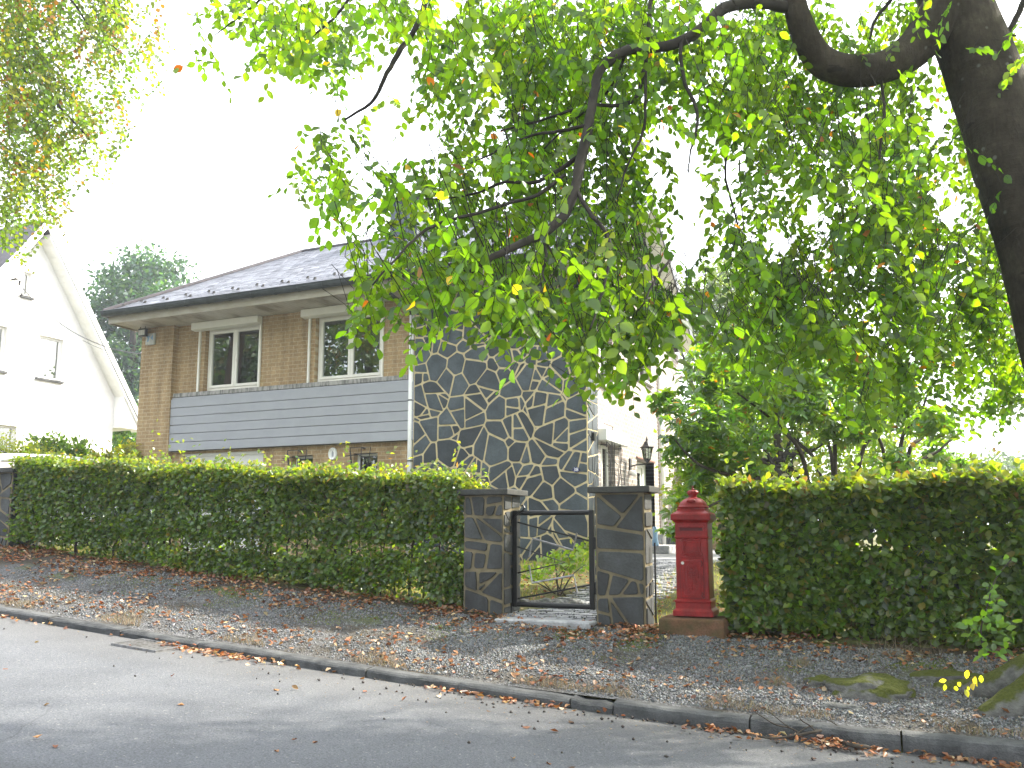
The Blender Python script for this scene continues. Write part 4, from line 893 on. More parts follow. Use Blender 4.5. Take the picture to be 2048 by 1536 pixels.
# ------------------------------------------------------------------ hedges
def rand_unit(n): return nrm(rng.normal(size=(n, 3)))
def leafcols(n, pal, wts, jit=.25):
    k = rng.choice(len(pal), n, p=np.array(wts) / sum(wts)); c = np.array(pal)[k]
    return np.clip(c * (1 + rng.normal(0, jit, (n, 1))) * (1 + rng.normal(0, .06, (n, 3))), .004, .9)
def hedge(label, x0, x1, y0, y1, ztop, nleaf, lam_seed, leaf_l, nstem, holes, pal, wts, dtop):
    Hd = thing('hedge', label, 'hedge', ((x0 + x1) / 2, (y0 + y1) / 2, float(zrow((x0 + x1) / 2))), group='clipped hedges along the verge')
    m = nleaf; X = rng.uniform(x0, x1, m); zb = np.asarray(zrow(X)); zt = ztop(X)
    t = rng.random(m) ** 1.12; Z = zb + .02 + (zt - zb - .02) * t
    face = rng.random(m); th = y1 - y0
    Y = np.where(face < .50, y0 + rng.exponential(.07, m), np.where(face < .72, y1 - rng.exponential(.07, m), rng.uniform(y0, y1, m)))
    Y += .06 * np.sin(X * 2.1 + 1) + .04 * np.sin(X * 5.3 + Z * 4)
    dens = vnoise(np.stack([X * 1.6, Z * .4, Z * 2.2], -1), 2.6, lam_seed) * .6 + vnoise(np.stack([X, Z * .3, Z], -1), 7.5, lam_seed + 3) * .5
    thr = holes + .14 * np.clip((zt - Z - .15) / .4, 0, 1)
    keep = (dens > thr * rng.uniform(.75, 1.1, m)) | (rng.random(m) < .16)
    lowcut = rng.random(m) < np.clip((Z - zb - .02) / .14, .1, 1); keep &= lowcut
    nT = dtop; Xt = rng.uniform(x0 - .03, x1 + .03, nT); zt2 = ztop(Xt)
    Zt = zt2 - .03 - rng.exponential(.06, nT) + .03 * np.sin(Xt * 3.3); Yt = rng.uniform(y0 - .06, y1 + .06, nT)
    # loose shoots standing above the clipped top
    ns = int((x1 - x0) * 60); sx = rng.uniform(x0, x1, ns); sy = rng.uniform(y0, y1, ns); sh = .02 + rng.exponential(.035, ns) * np.where(rng.random(ns) < .12, 2.4, 1); k = 6
    Xs = np.repeat(sx, k) + rng.normal(0, .025, ns * k); Ys = np.repeat(sy, k) + rng.normal(0, .025, ns * k); Zs = ztop(Xs) - .03 + np.repeat(sh, k) * rng.random(ns * k) * 1.6
    P = np.concatenate([np.stack([X, Y, Z], -1)[keep], np.stack([Xt, Yt, Zt], -1), np.stack([Xs, Ys, Zs], -1)]); n = len(P); nf = int(keep.sum())
    D = rng.normal(size=(n, 3)) * [1, .7, .7]; D[:, 1] -= .4; D[:, 2] -= .3; D[nf:, 2] += .8; D[nf:, 1] += .4
    Nn = rng.normal(size=(n, 3)) * .7; Nn[:, 1] -= .7; Nn[:, 2] += .6; Nn[nf:, 2] += .8
    col = leafcols(n, pal, wts, .28)
    yy = leafcols(n - nf, [(.12, .17, .022), (.17, .18, .03), (.085, .135, .02), (.17, .10, .03)], [4, 3, 2, .25], .2); col[nf:] = yy
    # the top hand's breadth of the face carries the same young yellowish leaves
    topm = (np.concatenate([zt[keep], np.full(n - nf, 99)]) - P[:, 2]) < rng.exponential(.15, n); col[topm] = leafcols(int(topm.sum()), [(.11, .155, .02), (.15, .16, .027), (.085, .13, .018)], [4, 1, 3], .2)
    leaves('foliage', P, D, Nn, leaf_l * rng.uniform(.65, 1.2, n), leaf_l * .68 * rng.uniform(.8, 1.15, n), col, MT['hedge'], Hd, LEAF_LONG, FL)
    for i in range(nstem):
        x = x0 + (x1 - x0) * (i + .5 + random.uniform(-.35, .35)) / nstem; y = (y0 + y1) / 2 + random.uniform(-.12, .12); z = float(zrow(x)); zt_ = float(ztop(np.array(x)))
        mb = MB(); pts = [Vector((x, y, z - .05))]; hgt = zt_ - z - .05; nseg = 9; dx = random.uniform(-.15, .15)
        for s in range(1, nseg + 1): pts.append(Vector((x + dx * s / nseg + random.uniform(-.025, .025), y + random.uniform(-.03, .03), z + hgt * s / nseg)))
        r0 = random.uniform(.009, .018); mb.tube(pts, [r0 * (1 - .6 * s / nseg) for s in range(nseg + 1)], 5)
        for s in range(9):
            b = pts[random.randint(1, nseg - 1)]; d = Vector((random.uniform(-1, 1), random.uniform(-.7, .5), random.uniform(-.1, .6))).normalized(); l = random.uniform(.14, .38)
            mb.tube([b, b + d * l * .5 + Vector((0, 0, .02)), b + d * l + Vector((random.uniform(-.04, .04), 0, -.02))], [.0055, .004, .0022], 4)
        mb.build('stem', MT['stem'], Hd)
    return Hd
palL = [(.078, .132, .018), (.054, .10, .015), (.105, .148, .02), (.11, .09, .025)]
hedge('long clipped hedge left of the gate with gaps of light and many thin stems', -10.86, -3.98, 8.0, 8.55, lambda x: 2.035 + .42 * np.clip((-np.asarray(x) - 3.9) / 7, 0, 1.1) + .02 * np.sin(np.asarray(x) * 4), 60000, 1, .062, 46, .30, palL, [4, 3, 2, .5], 9000)
palR = [(.09, .152, .018), (.064, .118, .015), (.12, .172, .02), (.14, .13, .02)]
hedge('shorter clipped hedge right of the post box with bigger leaves', -1.33, 3.4, 8.02, 8.6, lambda x: 1.905 + .03 * np.sin(np.asarray(x) * 2.5), 36000, 5, .080, 22, .12, palR, [4, 3, 2, .6], 5000)

# ------------------------------------------------------------------ beech overhanging the road
BT = thing('beech_tree', 'large beech with dark leaning trunk and leafy boughs hanging over the road', 'tree', (1.35, 6.75, .28))
def pth(spec): return [at(u, v, e) for u, v, e in spec]
def smooth_path(P, n=6):
    P = [np.array(p) for p in P]; out = []
    for i in range(len(P) - 1):
        p0, p1, p2, p3 = P[max(i - 1, 0)], P[i], P[i + 1], P[min(i + 2, len(P) - 1)]
        for k in range(n):
            t = k / n; out.append(.5 * ((2 * p1) + (-p0 + p2) * t + (2 * p0 - 5 * p1 + 4 * p2 - p3) * t * t + (-p0 + 3 * p1 - 3 * p2 + p3) * t ** 3))
    out.append(P[-1]); return out
def rad_i(r, n): return np.interp(np.linspace(0, 1, n), np.linspace(0, 1, len(r)), r)
tp = smooth_path(pth([(2195, 1440, 5.8), (2200, 1300, 5.8), (2195, 1050, 5.8), (2165, 850, 5.8), (2122, 700, 5.8), (2094, 570, 5.8), (2054, 430, 5.8), (2008, 280, 5.85), (1968, 150, 5.9), (1912, 10, 5.95), (1862, -120, 6.0), (1800, -320, 6.1), (1760, -620, 6.2), (1745, -1000, 6.4)]), 5)
mb = MB(); mb.tube(tp, rad_i([.36, .29, .26, .25, .245, .245, .25, .25, .25, .235, .22, .19, .15, .10], len(tp)), 20, jit=.07); mb.build('trunk', MT['bark'], BT, smooth=True)
base = np.array(tp[0]); bz = .30
for k, (dx, dy, l, r0, zz) in enumerate([(-.72, -.30, 1, .17, .05), (-.95, .15, 1, .14, .1), (-.45, -.72, 1, .15, .0), (.4, -.75, 1, .15, .0), (-.55, .5, 1, .13, .1), (.7, .3, 1, .15, .1)]):
    b = Vector((base[0], base[1], bz + .42)); e = Vector((base[0] + dx * l, base[1] + dy * l, 0)); e.z = float(zverge(e.x, e.y)) - .04 + zz * .2
    mid = b.lerp(e, .45) + Vector((0, 0, -.10)); m2 = b.lerp(e, .75) + Vector((.02 * k, 0, -.07)); mb = MB(); pp = smooth_path([b + Vector((0, 0, .25)), b, mid, m2, e], 5)
    mb.tube(pp, rad_i([.16, .20, r0 * .95, r0 * .75, .05], len(pp)), 12, jit=.25); mb.build('root', MT['mossrock'], BT, smooth=True)
lp = smooth_path(pth([(1915, -10, 5.9), (1868, 50, 5.88), (1825, 100, 5.85), (1760, 136, 5.8), (1690, 140, 5.75), (1638, 118, 5.7), (1606, 60, 5.65), (1588, 0, 5.6), (1578, -80, 5.6), (1560, -240, 5.6)]), 6)
mb = MB(); mb.tube(lp, rad_i([.20, .165, .135, .112, .11, .105, .09, .078, .07, .055], len(lp)), 14, jit=.08); mb.build('limb', MT['bark'], BT, smooth=True)
branches = [
 ([(1592, 20, 5.65), (1520, 6, 5.5), (1450, 16, 5.4), (1398, 62, 5.3), (1345, 90, 5.2), (1285, 98, 5.1), (1240, 106, 5.0), (1200, 140, 4.9), (1188, 190, 4.85), (1178, 250, 4.75), (1163, 310, 4.65), (1150, 375, 4.55), (1130, 428, 4.45), (1086, 468, 4.35), (1035, 490, 4.25), (985, 515, 4.15), (940, 545, 4.1)], [.042, .038, .032, .03, .028, .024, .012]),
 ([(1086, 468, 4.35), (1092, 520, 4.3), (1085, 545, 4.25), (1098, 575, 4.2)], [.010, .008, .004]),
 ([(1150, 375, 4.55), (1175, 420, 4.4), (1215, 470, 4.3), (1218, 520, 4.2), (1200, 600, 4.1), (1180, 660, 4.0)], [.012, .010, .005]),
 ([(1178, 250, 4.75), (1120, 262, 4.8), (1060, 272, 4.9), (1000, 300, 5.0), (930, 330, 5.05)], [.012, .009, .004]),
 ([(1163, 310, 4.65), (1120, 338, 4.7), (1065, 366, 4.75), (1010, 365, 4.8), (940, 390, 4.9), (850, 398, 4.95)], [.014, .010, .004]),
 ([(1130, 350, 4.68), (1075, 390, 4.6), (1010, 410, 4.5), (900, 440, 4.4), (840, 468, 4.3), (790, 520, 4.2), (745, 570, 4.1)], [.012, .009, .004]),
 ([(1395, 64, 5.3), (1362, 80, 5.2), (1366, 150, 5.1), (1392, 220, 5.0), (1392, 270, 4.95), (1382, 300, 4.9), (1376, 345, 4.85)], [.014, .012, .009, .004]),
 ([(1304, -40, 5.3), (1298, 40, 5.2), (1290, 130, 5.15), (1262, 205, 5.1), (1175, 212, 5.1), (1100, 235, 5.15), (1000, 262, 5.2)], [.016, .013, .006]),
 ([(1290, 130, 5.15), (1290, 220, 5.05), (1284, 270, 5.0), (1255, 330, 4.9), (1235, 400, 4.8)], [.011, .009, .005]),
 ([(870, -60, 5.6), (852, 0, 5.55), (835, 50, 5.5), (795, 110, 5.45), (768, 158, 5.4), (742, 205, 5.4), (690, 240, 5.4)], [.022, .018, .007]),
 ([(1250, 110, 5.0), (1215, 185, 5.3), (1150, 240, 5.5), (1085, 300, 5.6), (1062, 350, 5.6)], [.010, .008, .004]),
 ([(720, -60, 5.9), (690, 10, 5.9), (640, 60, 5.9), (590, 100, 5.9)], [.014, .010, .005]),
 ([(560, -60, 6.0), (520, 0, 6.0), (470, 40, 6.0), (430, 70, 6.0)], [.010, .008, .004]),
 ([(1760, 145, 5.8), (1768, 210, 5.7), (1765, 260, 5.6), (1758, 330, 5.5), (1752, 420, 5.4)], [.012, .010, .005]),
 ([(1470, 230, 6.2), (1455, 300, 6.1), (1452, 360, 6.0), (1470, 430, 5.9), (1485, 500, 5.8), (1484, 560, 5.8)], [.010, .008, .004]),
 ([(1480, 320, 6.1), (1484, 420, 6.0), (1490, 520, 5.9)], [.007, .005, .003]),
 ([(1962, -30, 6.2), (1985, 30, 6.1), (2008, 62, 6.0), (2032, 72, 5.9)], [.014, .012, .008]),
 ([(2060, -40, 6.0), (2045, 10, 6.0), (2020, 60, 6.0), (2008, 90, 6.0)], [.024, .022, .018]),
 ([(1790, -10, 5.9), (1750, 40, 5.9), (1740, 80, 5.9)], [.016, .012, .008]),
 ([(1340, 520, 4.6), (1310, 560, 4.5), (1290, 600, 4.4), (1270, 630, 4.4)], [.007, .006, .003]),
]
for spec, r in branches:
    P = smooth_path(pth(spec), 4); mb = MB(); P = [p + rng.normal(0, .0025, 3) for p in P]; mb.tube(P, rad_i(r, len(P)), 8, jit=.2); mb.build('branch', MT['twig'], BT, smooth=True)

DMAP = """
......467776578889988866765456
......315763257888887788656543 5
......01204104568888868877754244
.........012324478863288888652 2
.........232025677872067778875 11
.........241246667773035306885 1
.........33356666657305402899181
...........566667677205516881883
...........566778888223787668874
...........536488899957999768886
...........111222578946758868885
.................144.123334456664
..................1....1112334454
"""
DM = [[(int(ch) if ch.isdigit() else 0) for ch in ln.ljust(32)] for ln in DMAP.strip('\n').split('\n')]
DM = [[(max(row[max(0, i - 1)], row[min(31, i + 1)]) if (c == 0 and 22 < i and j < 9) else c) for i, c in enumerate(row)] for j, row in enumerate(DM)]
def dmap(u, v):
    i, j = np.clip((u // 64).astype(int), 0, 31), np.clip((v // 64).astype(int), 0, len(DM) - 1)
    return np.array(DM)[j, i] * ((v >= 0) & (v < 64 * len(DM)) & (u >= 0) & (u < 2048))
def beech_e(u, v): return 5.9 - 1.15 * np.exp(-((u - 950) / 330.) ** 2 - ((v - 600) / 230.) ** 2) - .5 * np.exp(-((u - 1300) / 250.) ** 2 - ((v - 650) / 150.) ** 2)
seeds = []
LAM = 13.5
for j, row in enumerate(DM):
    for i, d in enumerate(row):
        if not d: continue
        e0 = float(beech_e(i * 64 + 32., j * 64 + 32.)); eff = (.071 * FPX / e0) * (.050 * FPX / e0) * .5
        n = rng.poisson((d / 9) ** 1.55 * LAM * 4096 / eff / 8)
        for _ in range(n):
            uu, vv = i * 64 + 32, j * 64 + 32
            e = e0 + rng.normal(.12, .6)
            if (uu > 1540 and vv < 230 or uu > 1830) and rng.random() < (.55 if 1780 < uu < 1930 else .9): e = max(e, 6.25 + abs(rng.normal(0, .4)))
            q_ = at(i * 64 + rng.uniform(0, 64), j * 64 + rng.uniform(0, 64), max(3.4, e))
            if vnoise(q_[None] * [1, 1, 1.25], 4.6, 2)[0] < .36 + rng.uniform(-.06, .16): continue
            seeds.append(q_); continue
            seeds.append(at(i * 64 + rng.uniform(0, 64), j * 64 + rng.uniform(0, 64), max(3.3, e)))
seeds = np.array(seeds)
# the rest of the crown, overhead and beyond the frame, which shades the verge
c2 = np.concatenate([np.array([.6, 6.4, 7.6]) + rng.normal(size=(1900, 3)) * [3.0, 2.2, 1.7], np.array([4.2, 9.2, 7.0]) + rng.normal(size=(2200, 3)) * [2.4, 2.4, 1.9]])
u, v, e = proj(c2); inside = (u > -80) & (u < 2128) & (v > -60) & (v < 1600) & (e > 0); c2 = c2[~inside & (c2[:, 2] > 4.0)]
def sprays(seeds, nl=8, droop=.8, Ls=(.05, .088), pal=None, wts=None, ratio=.66, twigs=True, spread=.30, tw_r=.0022):
    n = len(seeds); az = rng.uniform(0, 2 * PI, n); D = np.stack([np.cos(az) * .75, np.sin(az) * .75, -rng.uniform(.2, 1.3, n) * droop], -1); D = nrm(D)
    Ln = rng.uniform(.19, .36, n) * spread / .30
    side = nrm(np.cross(D, [0, 0, 1.])); t = (np.arange(nl) + .5) / nl
    sag = -.25 * Ln[:, None] * (t ** 2)[None]
    P = seeds[:, None, :] + D[:, None, :] * ((t - .45)[None, :, None] * Ln[:, None, None]); P[..., 2] += sag
    alt = np.where(np.arange(nl) % 2 == 0, 1., -1.)
    LD = D[:, None, :] * .55 + side[:, None, :] * alt[None, :, None] * .75 + rng.normal(0, .25, (n, nl, 3)); LD[..., 2] -= .45 * droop
    up = np.cross(side, D); up *= np.sign(up[:, 2:3] + 1e-9)
    NN = up[:, None, :] + rng.normal(0, .55, (n, nl, 3))
    m = n * nl; cl = leafcols(n, pal, wts, .12); cl = np.repeat(cl, nl, 0) * (1 + rng.normal(0, .14, (m, 1)))
    odd = rng.random(m) < .008; cl[odd] = leafcols(int(odd.sum()), [(.25, .10, .02), (.30, .22, .03), (.20, .06, .02)], [1, 1, 1])
    L = rng.uniform(*Ls, m); tw = None
    if twigs:
        a = seeds - D * (.45 * Ln)[:, None]; tt = np.array([0, .4, .75, 1.]); C_ = a[:, None, :] + D[:, None, :] * (tt[None, :, None] * Ln[:, None, None]); C_[..., 2] += -.25 * Ln[:, None] * ((tt) ** 2)[None]
        C_ = np.concatenate([(a + np.stack([rng.normal(0, .12, n), rng.normal(0, .12, n), rng.uniform(.05, .3, n)], -1))[:, None, :], C_], 1)
        k = 3; ang = np.arange(k) * 2 * PI / k; rr_ = np.array([1.3, 1.1, .9, .7, .45]) * tw_r
        off = np.stack([np.cos(ang), np.sin(ang) * .7, np.sin(ang) * .7], -1)
        V = C_[:, :, None, :] + off[None, None] * rr_[None, :, None, None]; V = V.reshape(n, -1, 3)
        f = np.array([(s * k + q, s * k + (q + 1) % k, (s + 1) * k + (q + 1) % k, (s + 1) * k + q) for s in range(4) for q in range(k)])
        tw = (V.reshape(-1, 3), (f[None] + (np.arange(n) * 5 * k)[:, None, None]).reshape(-1, 4))
    return P.reshape(-1, 3), LD.reshape(-1, 3), NN.reshape(-1, 3), L, L * ratio * rng.uniform(.85, 1.12, m), np.clip(cl, .004, .8), tw
palB = [(.056, .112, .011), (.043, .093, .010), (.074, .130, .012), (.032, .068, .010)]; wtB = [4, 3, 2, 1.4]
P, D_, NN, L, Wd, cl, tw = sprays(seeds, 8, .9, (.050, .082), palB, wtB, ratio=.70)
leaves('foliage', P, D_, NN, L, Wd, cl, MT['leaf'], BT, LEAF_BIG, FB)
link('twigs', fast_mesh('twigs', tw[0], [tw[1]]), MT['twig'], BT)
P, D_, NN, L, Wd, cl, tw = sprays(c2, 7, .6, (.09, .13), palB, wtB, twigs=False, spread=.5)
leaves('upper_foliage', P, D_, NN, L, Wd, cl, MT['leaf'], BT)
print('beech', len(seeds), len(c2))
# ------------------------------------------------------------------ yellowing tree reaching in at the upper left
LMAP = """
97471
97453
98521
98740
76520
66100
54000
20000
"""
LM = [[int(ch) for ch in ln] for ln in LMAP.strip().split('\n')]
LT = thing('maple_tree', 'yellowing small leaved tree reaching in at the upper left', 'tree', (-17.2, 9.0, 1.5))
mb = MB(); P = smooth_path([(-17.2, 9, 1.3), (-17.1, 9.05, 4), (-16.9, 9.0, 7), (-16.5, 8.9, 10), (-16.2, 8.9, 13)], 4); mb.tube(P, rad_i([.3, .24, .2, .15, .08], len(P)), 12, jit=.1); mb.build('trunk', MT['bark'], LT, smooth=True)
for spec, r in [([(-420, -20, 13.8), (-200, 20, 13.4), (-40, 60, 13.2), (60, 150, 13), (130, 225, 12.8), (190, 290, 12.7)], [.07, .05, .03, .01]), ([(-300, -150, 13.6), (0, -80, 13.3), (110, -30, 13), (150, 10, 12.9), (185, 60, 12.8), (250, 110, 12.8)], [.05, .03, .02, .008]),
                ([(-350, 150, 13.5), (-120, 220, 13.3), (-20, 270, 13.1), (40, 330, 13), (85, 420, 12.9)], [.05, .03, .02, .008]), ([(-40, 60, 13.2), (20, 190, 13), (80, 270, 12.9), (130, 330, 12.8)], [.02, .015, .006])]:
    P = smooth_path(pth(spec), 4); mb = MB(); mb.tube(P, rad_i(r, len(P)), 6, jit=.2); mb.build('branch', MT['twig'], LT, smooth=True)
sd_ = []
for j in range(-3, 8):
    for i in range(-6, 5):
        d = LM[max(j, 0)][i] if i >= 0 and j >= 0 else (8 if i < 0 and j < 7 else 6)
        if i >= 0 and j < 0: d = LM[0][i]
        for _ in range(rng.poisson(d / 9 * (66 if i >= 0 else 9))): sd_.append(at(i * 64 + rng.uniform(0, 64), j * 64 + rng.uniform(0, 64), 13 + rng.normal(0, .8)))
P, D_, NN, L, Wd, cl, tw = sprays(np.array(sd_), 9, .7, (.055, .085), [(.105, .15, .014), (.075, .12, .012), (.15, .155, .014), (.19, .085, .012)], [4, 4, 2.2, .9], ratio=.8, spread=.5, tw_r=.003)
leaves('foliage', P, D_, NN, L, Wd, cl, MT['far'], LT, LEAF_LONG, FL); link('twigs', fast_mesh('twigs', tw[0], [tw[1]]), MT['twig'], LT)

# ------------------------------------------------------------------ other trees and shrubs
def blob_pts(blobs, n):
    b = np.array(blobs); wv = b[:, 3] ** 2; k = rng.choice(len(b), n, p=wv / wv.sum()); d = rand_unit(n); r = rng.random(n) ** .45
    return b[k, :3] + d * (b[k, 3] * r)[:, None] * [1, 1, .85], d, k
def tree(name, label, base, top, blobs, nclump, per, size, pal, wts, tr, cat='tree', group=None, mat='far', spread=.35, limbs=7, tmpl=(LEAF_SM, FS)):
    T = thing(name, label, cat, base, group=group); base = np.array(base, float); top = np.array(top, float)
    mb = MB(); P = smooth_path([base - [0, 0, .2], base + (top - base) * .3 + [.05, .05, 0], base + (top - base) * .65 + [-.08, .05, 0], top], 4); mb.tube(P, rad_i([tr, tr * .75, tr * .5, tr * .15], len(P)), 9, jit=.12); mb.build('trunk', MT['bark'], T, smooth=True)
    bl = sorted(blobs, key=lambda b: -b[3])[:limbs]
    for b in bl:
        s = base + (top - base) * random.uniform(.25, .6); e = np.array(b[:3]); m = (s + e) / 2 + [0, 0, -.1 * np.linalg.norm(e - s)]
        mb = MB(); P = smooth_path([s, m, e], 4); mb.tube(P, rad_i([tr * .4, tr * .25, tr * .06], len(P)), 6, jit=.2); mb.build('limb', MT['twig'], T, smooth=True)
    c, d, k = blob_pts(blobs, nclump); n = nclump * per
    Pp = np.repeat(c, per, 0) + rng.normal(0, spread, (n, 3)) * [1, 1, .7]; dd = np.repeat(d, per, 0)
    D = dd * .5 + rng.normal(0, .7, (n, 3)); D[:, 2] -= .3; NN = dd * .4 + rng.normal(0, .6, (n, 3)); NN[:, 2] += .5
    cl = np.repeat(leafcols(nclump, pal, wts, .18), per, 0) * (1 + rng.normal(0, .12, (n, 1)))
    leaves('crown', Pp, D, NN, size * rng.uniform(.7, 1.3, n), size * .62 * rng.uniform(.8, 1.2, n), np.clip(cl, .004, .8), MT[mat], T, *tmpl); return T
def pb(lst, e, je=.06):
    out = []
    for u, v, r in lst:
        ee = e * (1 + random.uniform(-je, je)); out.append((*at(u, v, ee), r / FPX * ee))
    return out
G0 = lambda p, z=.96: (p[0], p[1], z)
b = at(270, 900, 45); t = at(270, 560, 45)
tree('broadleaf_tree', 'hazy grey green tree rising between the white house and the brick house', G0(b), t, pb([(292, 540, 52), (225, 560, 28), (340, 545, 36), (205, 610, 34), (262, 590, 55), (330, 610, 52), (190, 650, 26), (250, 660, 62), (330, 690, 60), (262, 740, 66), (215, 700, 34), (320, 780, 55), (250, 820, 60), (300, 860, 55), (220, 850, 40)], 45, .05), 1500, 9, .30, [(.032, .068, .042), (.025, .055, .036), (.045, .08, .045)], [3, 2, 2], .35, spread=.42)
b = at(245, 915, 30)
tree('young_tree', 'small fresh green tree at the right corner of the white house', G0(b, 1.1), at(248, 800, 30), pb([(245, 820, 26), (235, 870, 30), (262, 880, 26), (250, 850, 30)], 30, .03), 260, 8, .16, [(.07, .12, .02), (.05, .10, .02)], [1, 1], .08, spread=.2)
b = at(1420, 950, 34)
tree('broadleaf_tree', 'pale yellow green tree seen past the right gable of the brick house', G0(b), at(1420, 560, 34), pb([(1362, 590, 36), (1420, 600, 60), (1345, 640, 30), (1470, 560, 60), (1500, 640, 70), (1400, 680, 60), (1440, 740, 70)], 34), 700, 9, .22, [(.10, .13, .025), (.075, .11, .02)], [1, 1], .3, spread=.35)
b = at(1560, 960, 17)
tree('broadleaf_tree', 'bright yellow green tree filling the gaps behind the rhododendron', G0(b), at(1560, 740, 17), pb([(1400, 1010, 60), (1520, 1000, 60), (1640, 1010, 60), (1780, 985, 70), (1900, 990, 60), (1420, 890, 70), (1500, 860, 80), (1590, 830, 90), (1690, 850, 85), (1770, 890, 65), (1480, 780, 80), (1620, 740, 90), (1720, 760, 60), (1850, 930, 40), (1560, 930, 80), (1700, 950, 70), (1420, 960, 60)], 17), 1700, 9, .12, [(.17, .22, .025), (.12, .18, .022), (.22, .22, .03)], [3, 3, 1], .15, spread=.24)
b = at(1990, 990, 55)
tree('broadleaf_tree', 'faint hazy tree low on the horizon at the far right', G0(b), at(1990, 925, 55), pb([(1985, 945, 40), (2030, 940, 40), (1945, 960, 28), (2075, 950, 40)], 55), 420, 8, .28, [(.06, .09, .04), (.05, .08, .035)], [1, 1], .25, spread=.4)
b = at(2350, 1000, 17)
tree('broadleaf_tree', 'leafy boughs behind the beech trunk at the right edge', G0(b, .8), at(2300, 500, 17), pb([(2060, 640, 60), (2000, 700, 50), (1920, 660, 55), (2060, 780, 60), (1990, 800, 45), (2180, 700, 110), (2250, 500, 140), (2150, 350, 140), (2030, 250, 90), (2020, 480, 60), (2120, 150, 120), (1930, 745, 36)], 17), 900, 9, .13, [(.06, .11, .018), (.08, .12, .02), (.045, .085, .016)], [1, 1, 1], .35, spread=.24)
# trees over the road: they show only as reflections in the panes
for k, (x, y, hh) in enumerate([(-19, -9, 13), (-10.5, -12, 15), (-2, -9, 12), (-29, -10, 14), (8, -11, 14), (-34, -11, 17), (-26, -12, 18), (-41, -12, 17), (-31, -8.5, 12)]):
    bl = [(x + random.uniform(-2.6, 2.6), y + random.uniform(-1.5, 1.5), hh * random.uniform(.3, .95), random.uniform(1.8, 2.8)) for _ in range(11)]
    tree('roadside_tree', 'tree across the road, seen only as a dark reflection in the window panes', (x, y, .8), (x, y, hh), bl, 420, 8, .42, [(.05, .085, .02), (.09, .085, .02), (.04, .07, .02)], [3, 1, 2], .3, group='trees across the road mirrored in the windows', spread=.5, limbs=4)

# rhododendron behind the right hedge
RH = thing('rhododendron_bush', 'large rhododendron bush with long leaves and bare fanning stems behind the right hedge', 'bush', (-.6, 11.3, .9))
rb = [(1440, 745, 85), (1530, 690, 95), (1640, 700, 100), (1740, 740, 80), (1400, 840, 75), (1500, 800, 95), (1600, 800, 85), (1420, 930, 60), (1700, 830, 80), (1810, 830, 60), (1870, 850, 50), (1880, 905, 45), (1385, 985, 50), (1350, 900, 36), (1335, 800, 38), (1490, 905, 60), (1900, 930, 32), (1800, 780, 50), (1345, 1060, 28), (1360, 1010, 34), (1790, 930, 40), (1400, 1060, 40)]
blobs = []
for u, v, r in rb:
    e = random.uniform(9.6, 11.8) if u > 1420 else random.uniform(9.2, 10.2); blobs.append((*at(u, v, e), r / FPX * e))
n = 1900; c, d, k = blob_pts(blobs, n); per = 8; az = (np.arange(per) * 2 * PI / per)[None] + rng.uniform(0, 6, (n, 1))
up = nrm(rng.normal(0, .45, (n, 3)) + [0, 0, .9]); ax1 = nrm(np.cross(up, [.3, .8, .1])); ax2 = np.cross(up, ax1); dr_ = rng.uniform(-.75, .25, (n, 1, 1))
LD = ax1[:, None] * np.cos(az)[..., None] + ax2[:, None] * np.sin(az)[..., None] + up[:, None] * dr_ + rng.normal(0, .18, (n, per, 3)); NN = np.repeat(up[:, None], per, 1) + rng.normal(0, .25, (n, per, 3))
m = n * per; cl = np.repeat(leafcols(n, [(.082, .155, .024), (.06, .12, .022), (.115, .18, .026)], [3, 2, 2], .15), per, 0) * (1 + rng.normal(0, .14, (m, 1))); odd = rng.random(m) < .02; cl[odd] = [.22, .09, .02]
leaves('foliage', np.repeat(c, per, 0) + rng.normal(0, .01, (m, 3)), LD.reshape(-1, 3), NN.reshape(-1, 3), rng.uniform(.085, .14, m), rng.uniform(.034, .048, m), np.clip(cl, .004, .6), MT['rhodo'], RH, LEAF_LONG, FL)
for i, (bu, pts) in enumerate([(1660, [(1670, 900, 10.6), (1655, 830, 10.7), (1615, 740, 10.8)]), (1650, [(1640, 950, 10.2), (1590, 880, 10.3), (1520, 820, 10.3), (1440, 760, 10.2)]), (1670, [(1665, 930, 11), (1650, 860, 11.2), (1680, 780, 11.2)]), (1800, [(1815, 920, 10.4), (1845, 870, 10.5), (1835, 790, 10.6)]), (1800, [(1830, 950, 10.8), (1880, 900, 10.9), (1925, 860, 10.9)]),
                               (1640, [(1600, 960, 10.8), (1540, 930, 10.6), (1460, 900, 10.4)]), (1690, [(1720, 920, 11), (1760, 860, 11), (1790, 790, 11)]), (1635, [(1610, 930, 9.9), (1560, 850, 9.8), (1540, 760, 9.8)]), (1630, [(1570, 980, 10), (1480, 955, 9.8), (1400, 930, 9.5), (1350, 880, 9.4)]), (1760, [(1770, 940, 10.6), (1755, 870, 10.6), (1720, 800, 10.6)]), (1625, [(1560, 990, 9.8), (1450, 1000, 9.6), (1390, 1030, 9.4)]), (1800, [(1800, 900, 10.2), (1840, 830, 10.2), (1860, 770, 10.2)])]):
    P = smooth_path([np.array([*at(bu, 1060, 10.6)[:2], .75])] + pth(pts), 5); mb = MB(); mb.tube(P, rad_i([.032, .026, .018, .008], len(P)), 7, jit=.2)
    mb.build('stem', MT['stem'], RH, smooth=True)

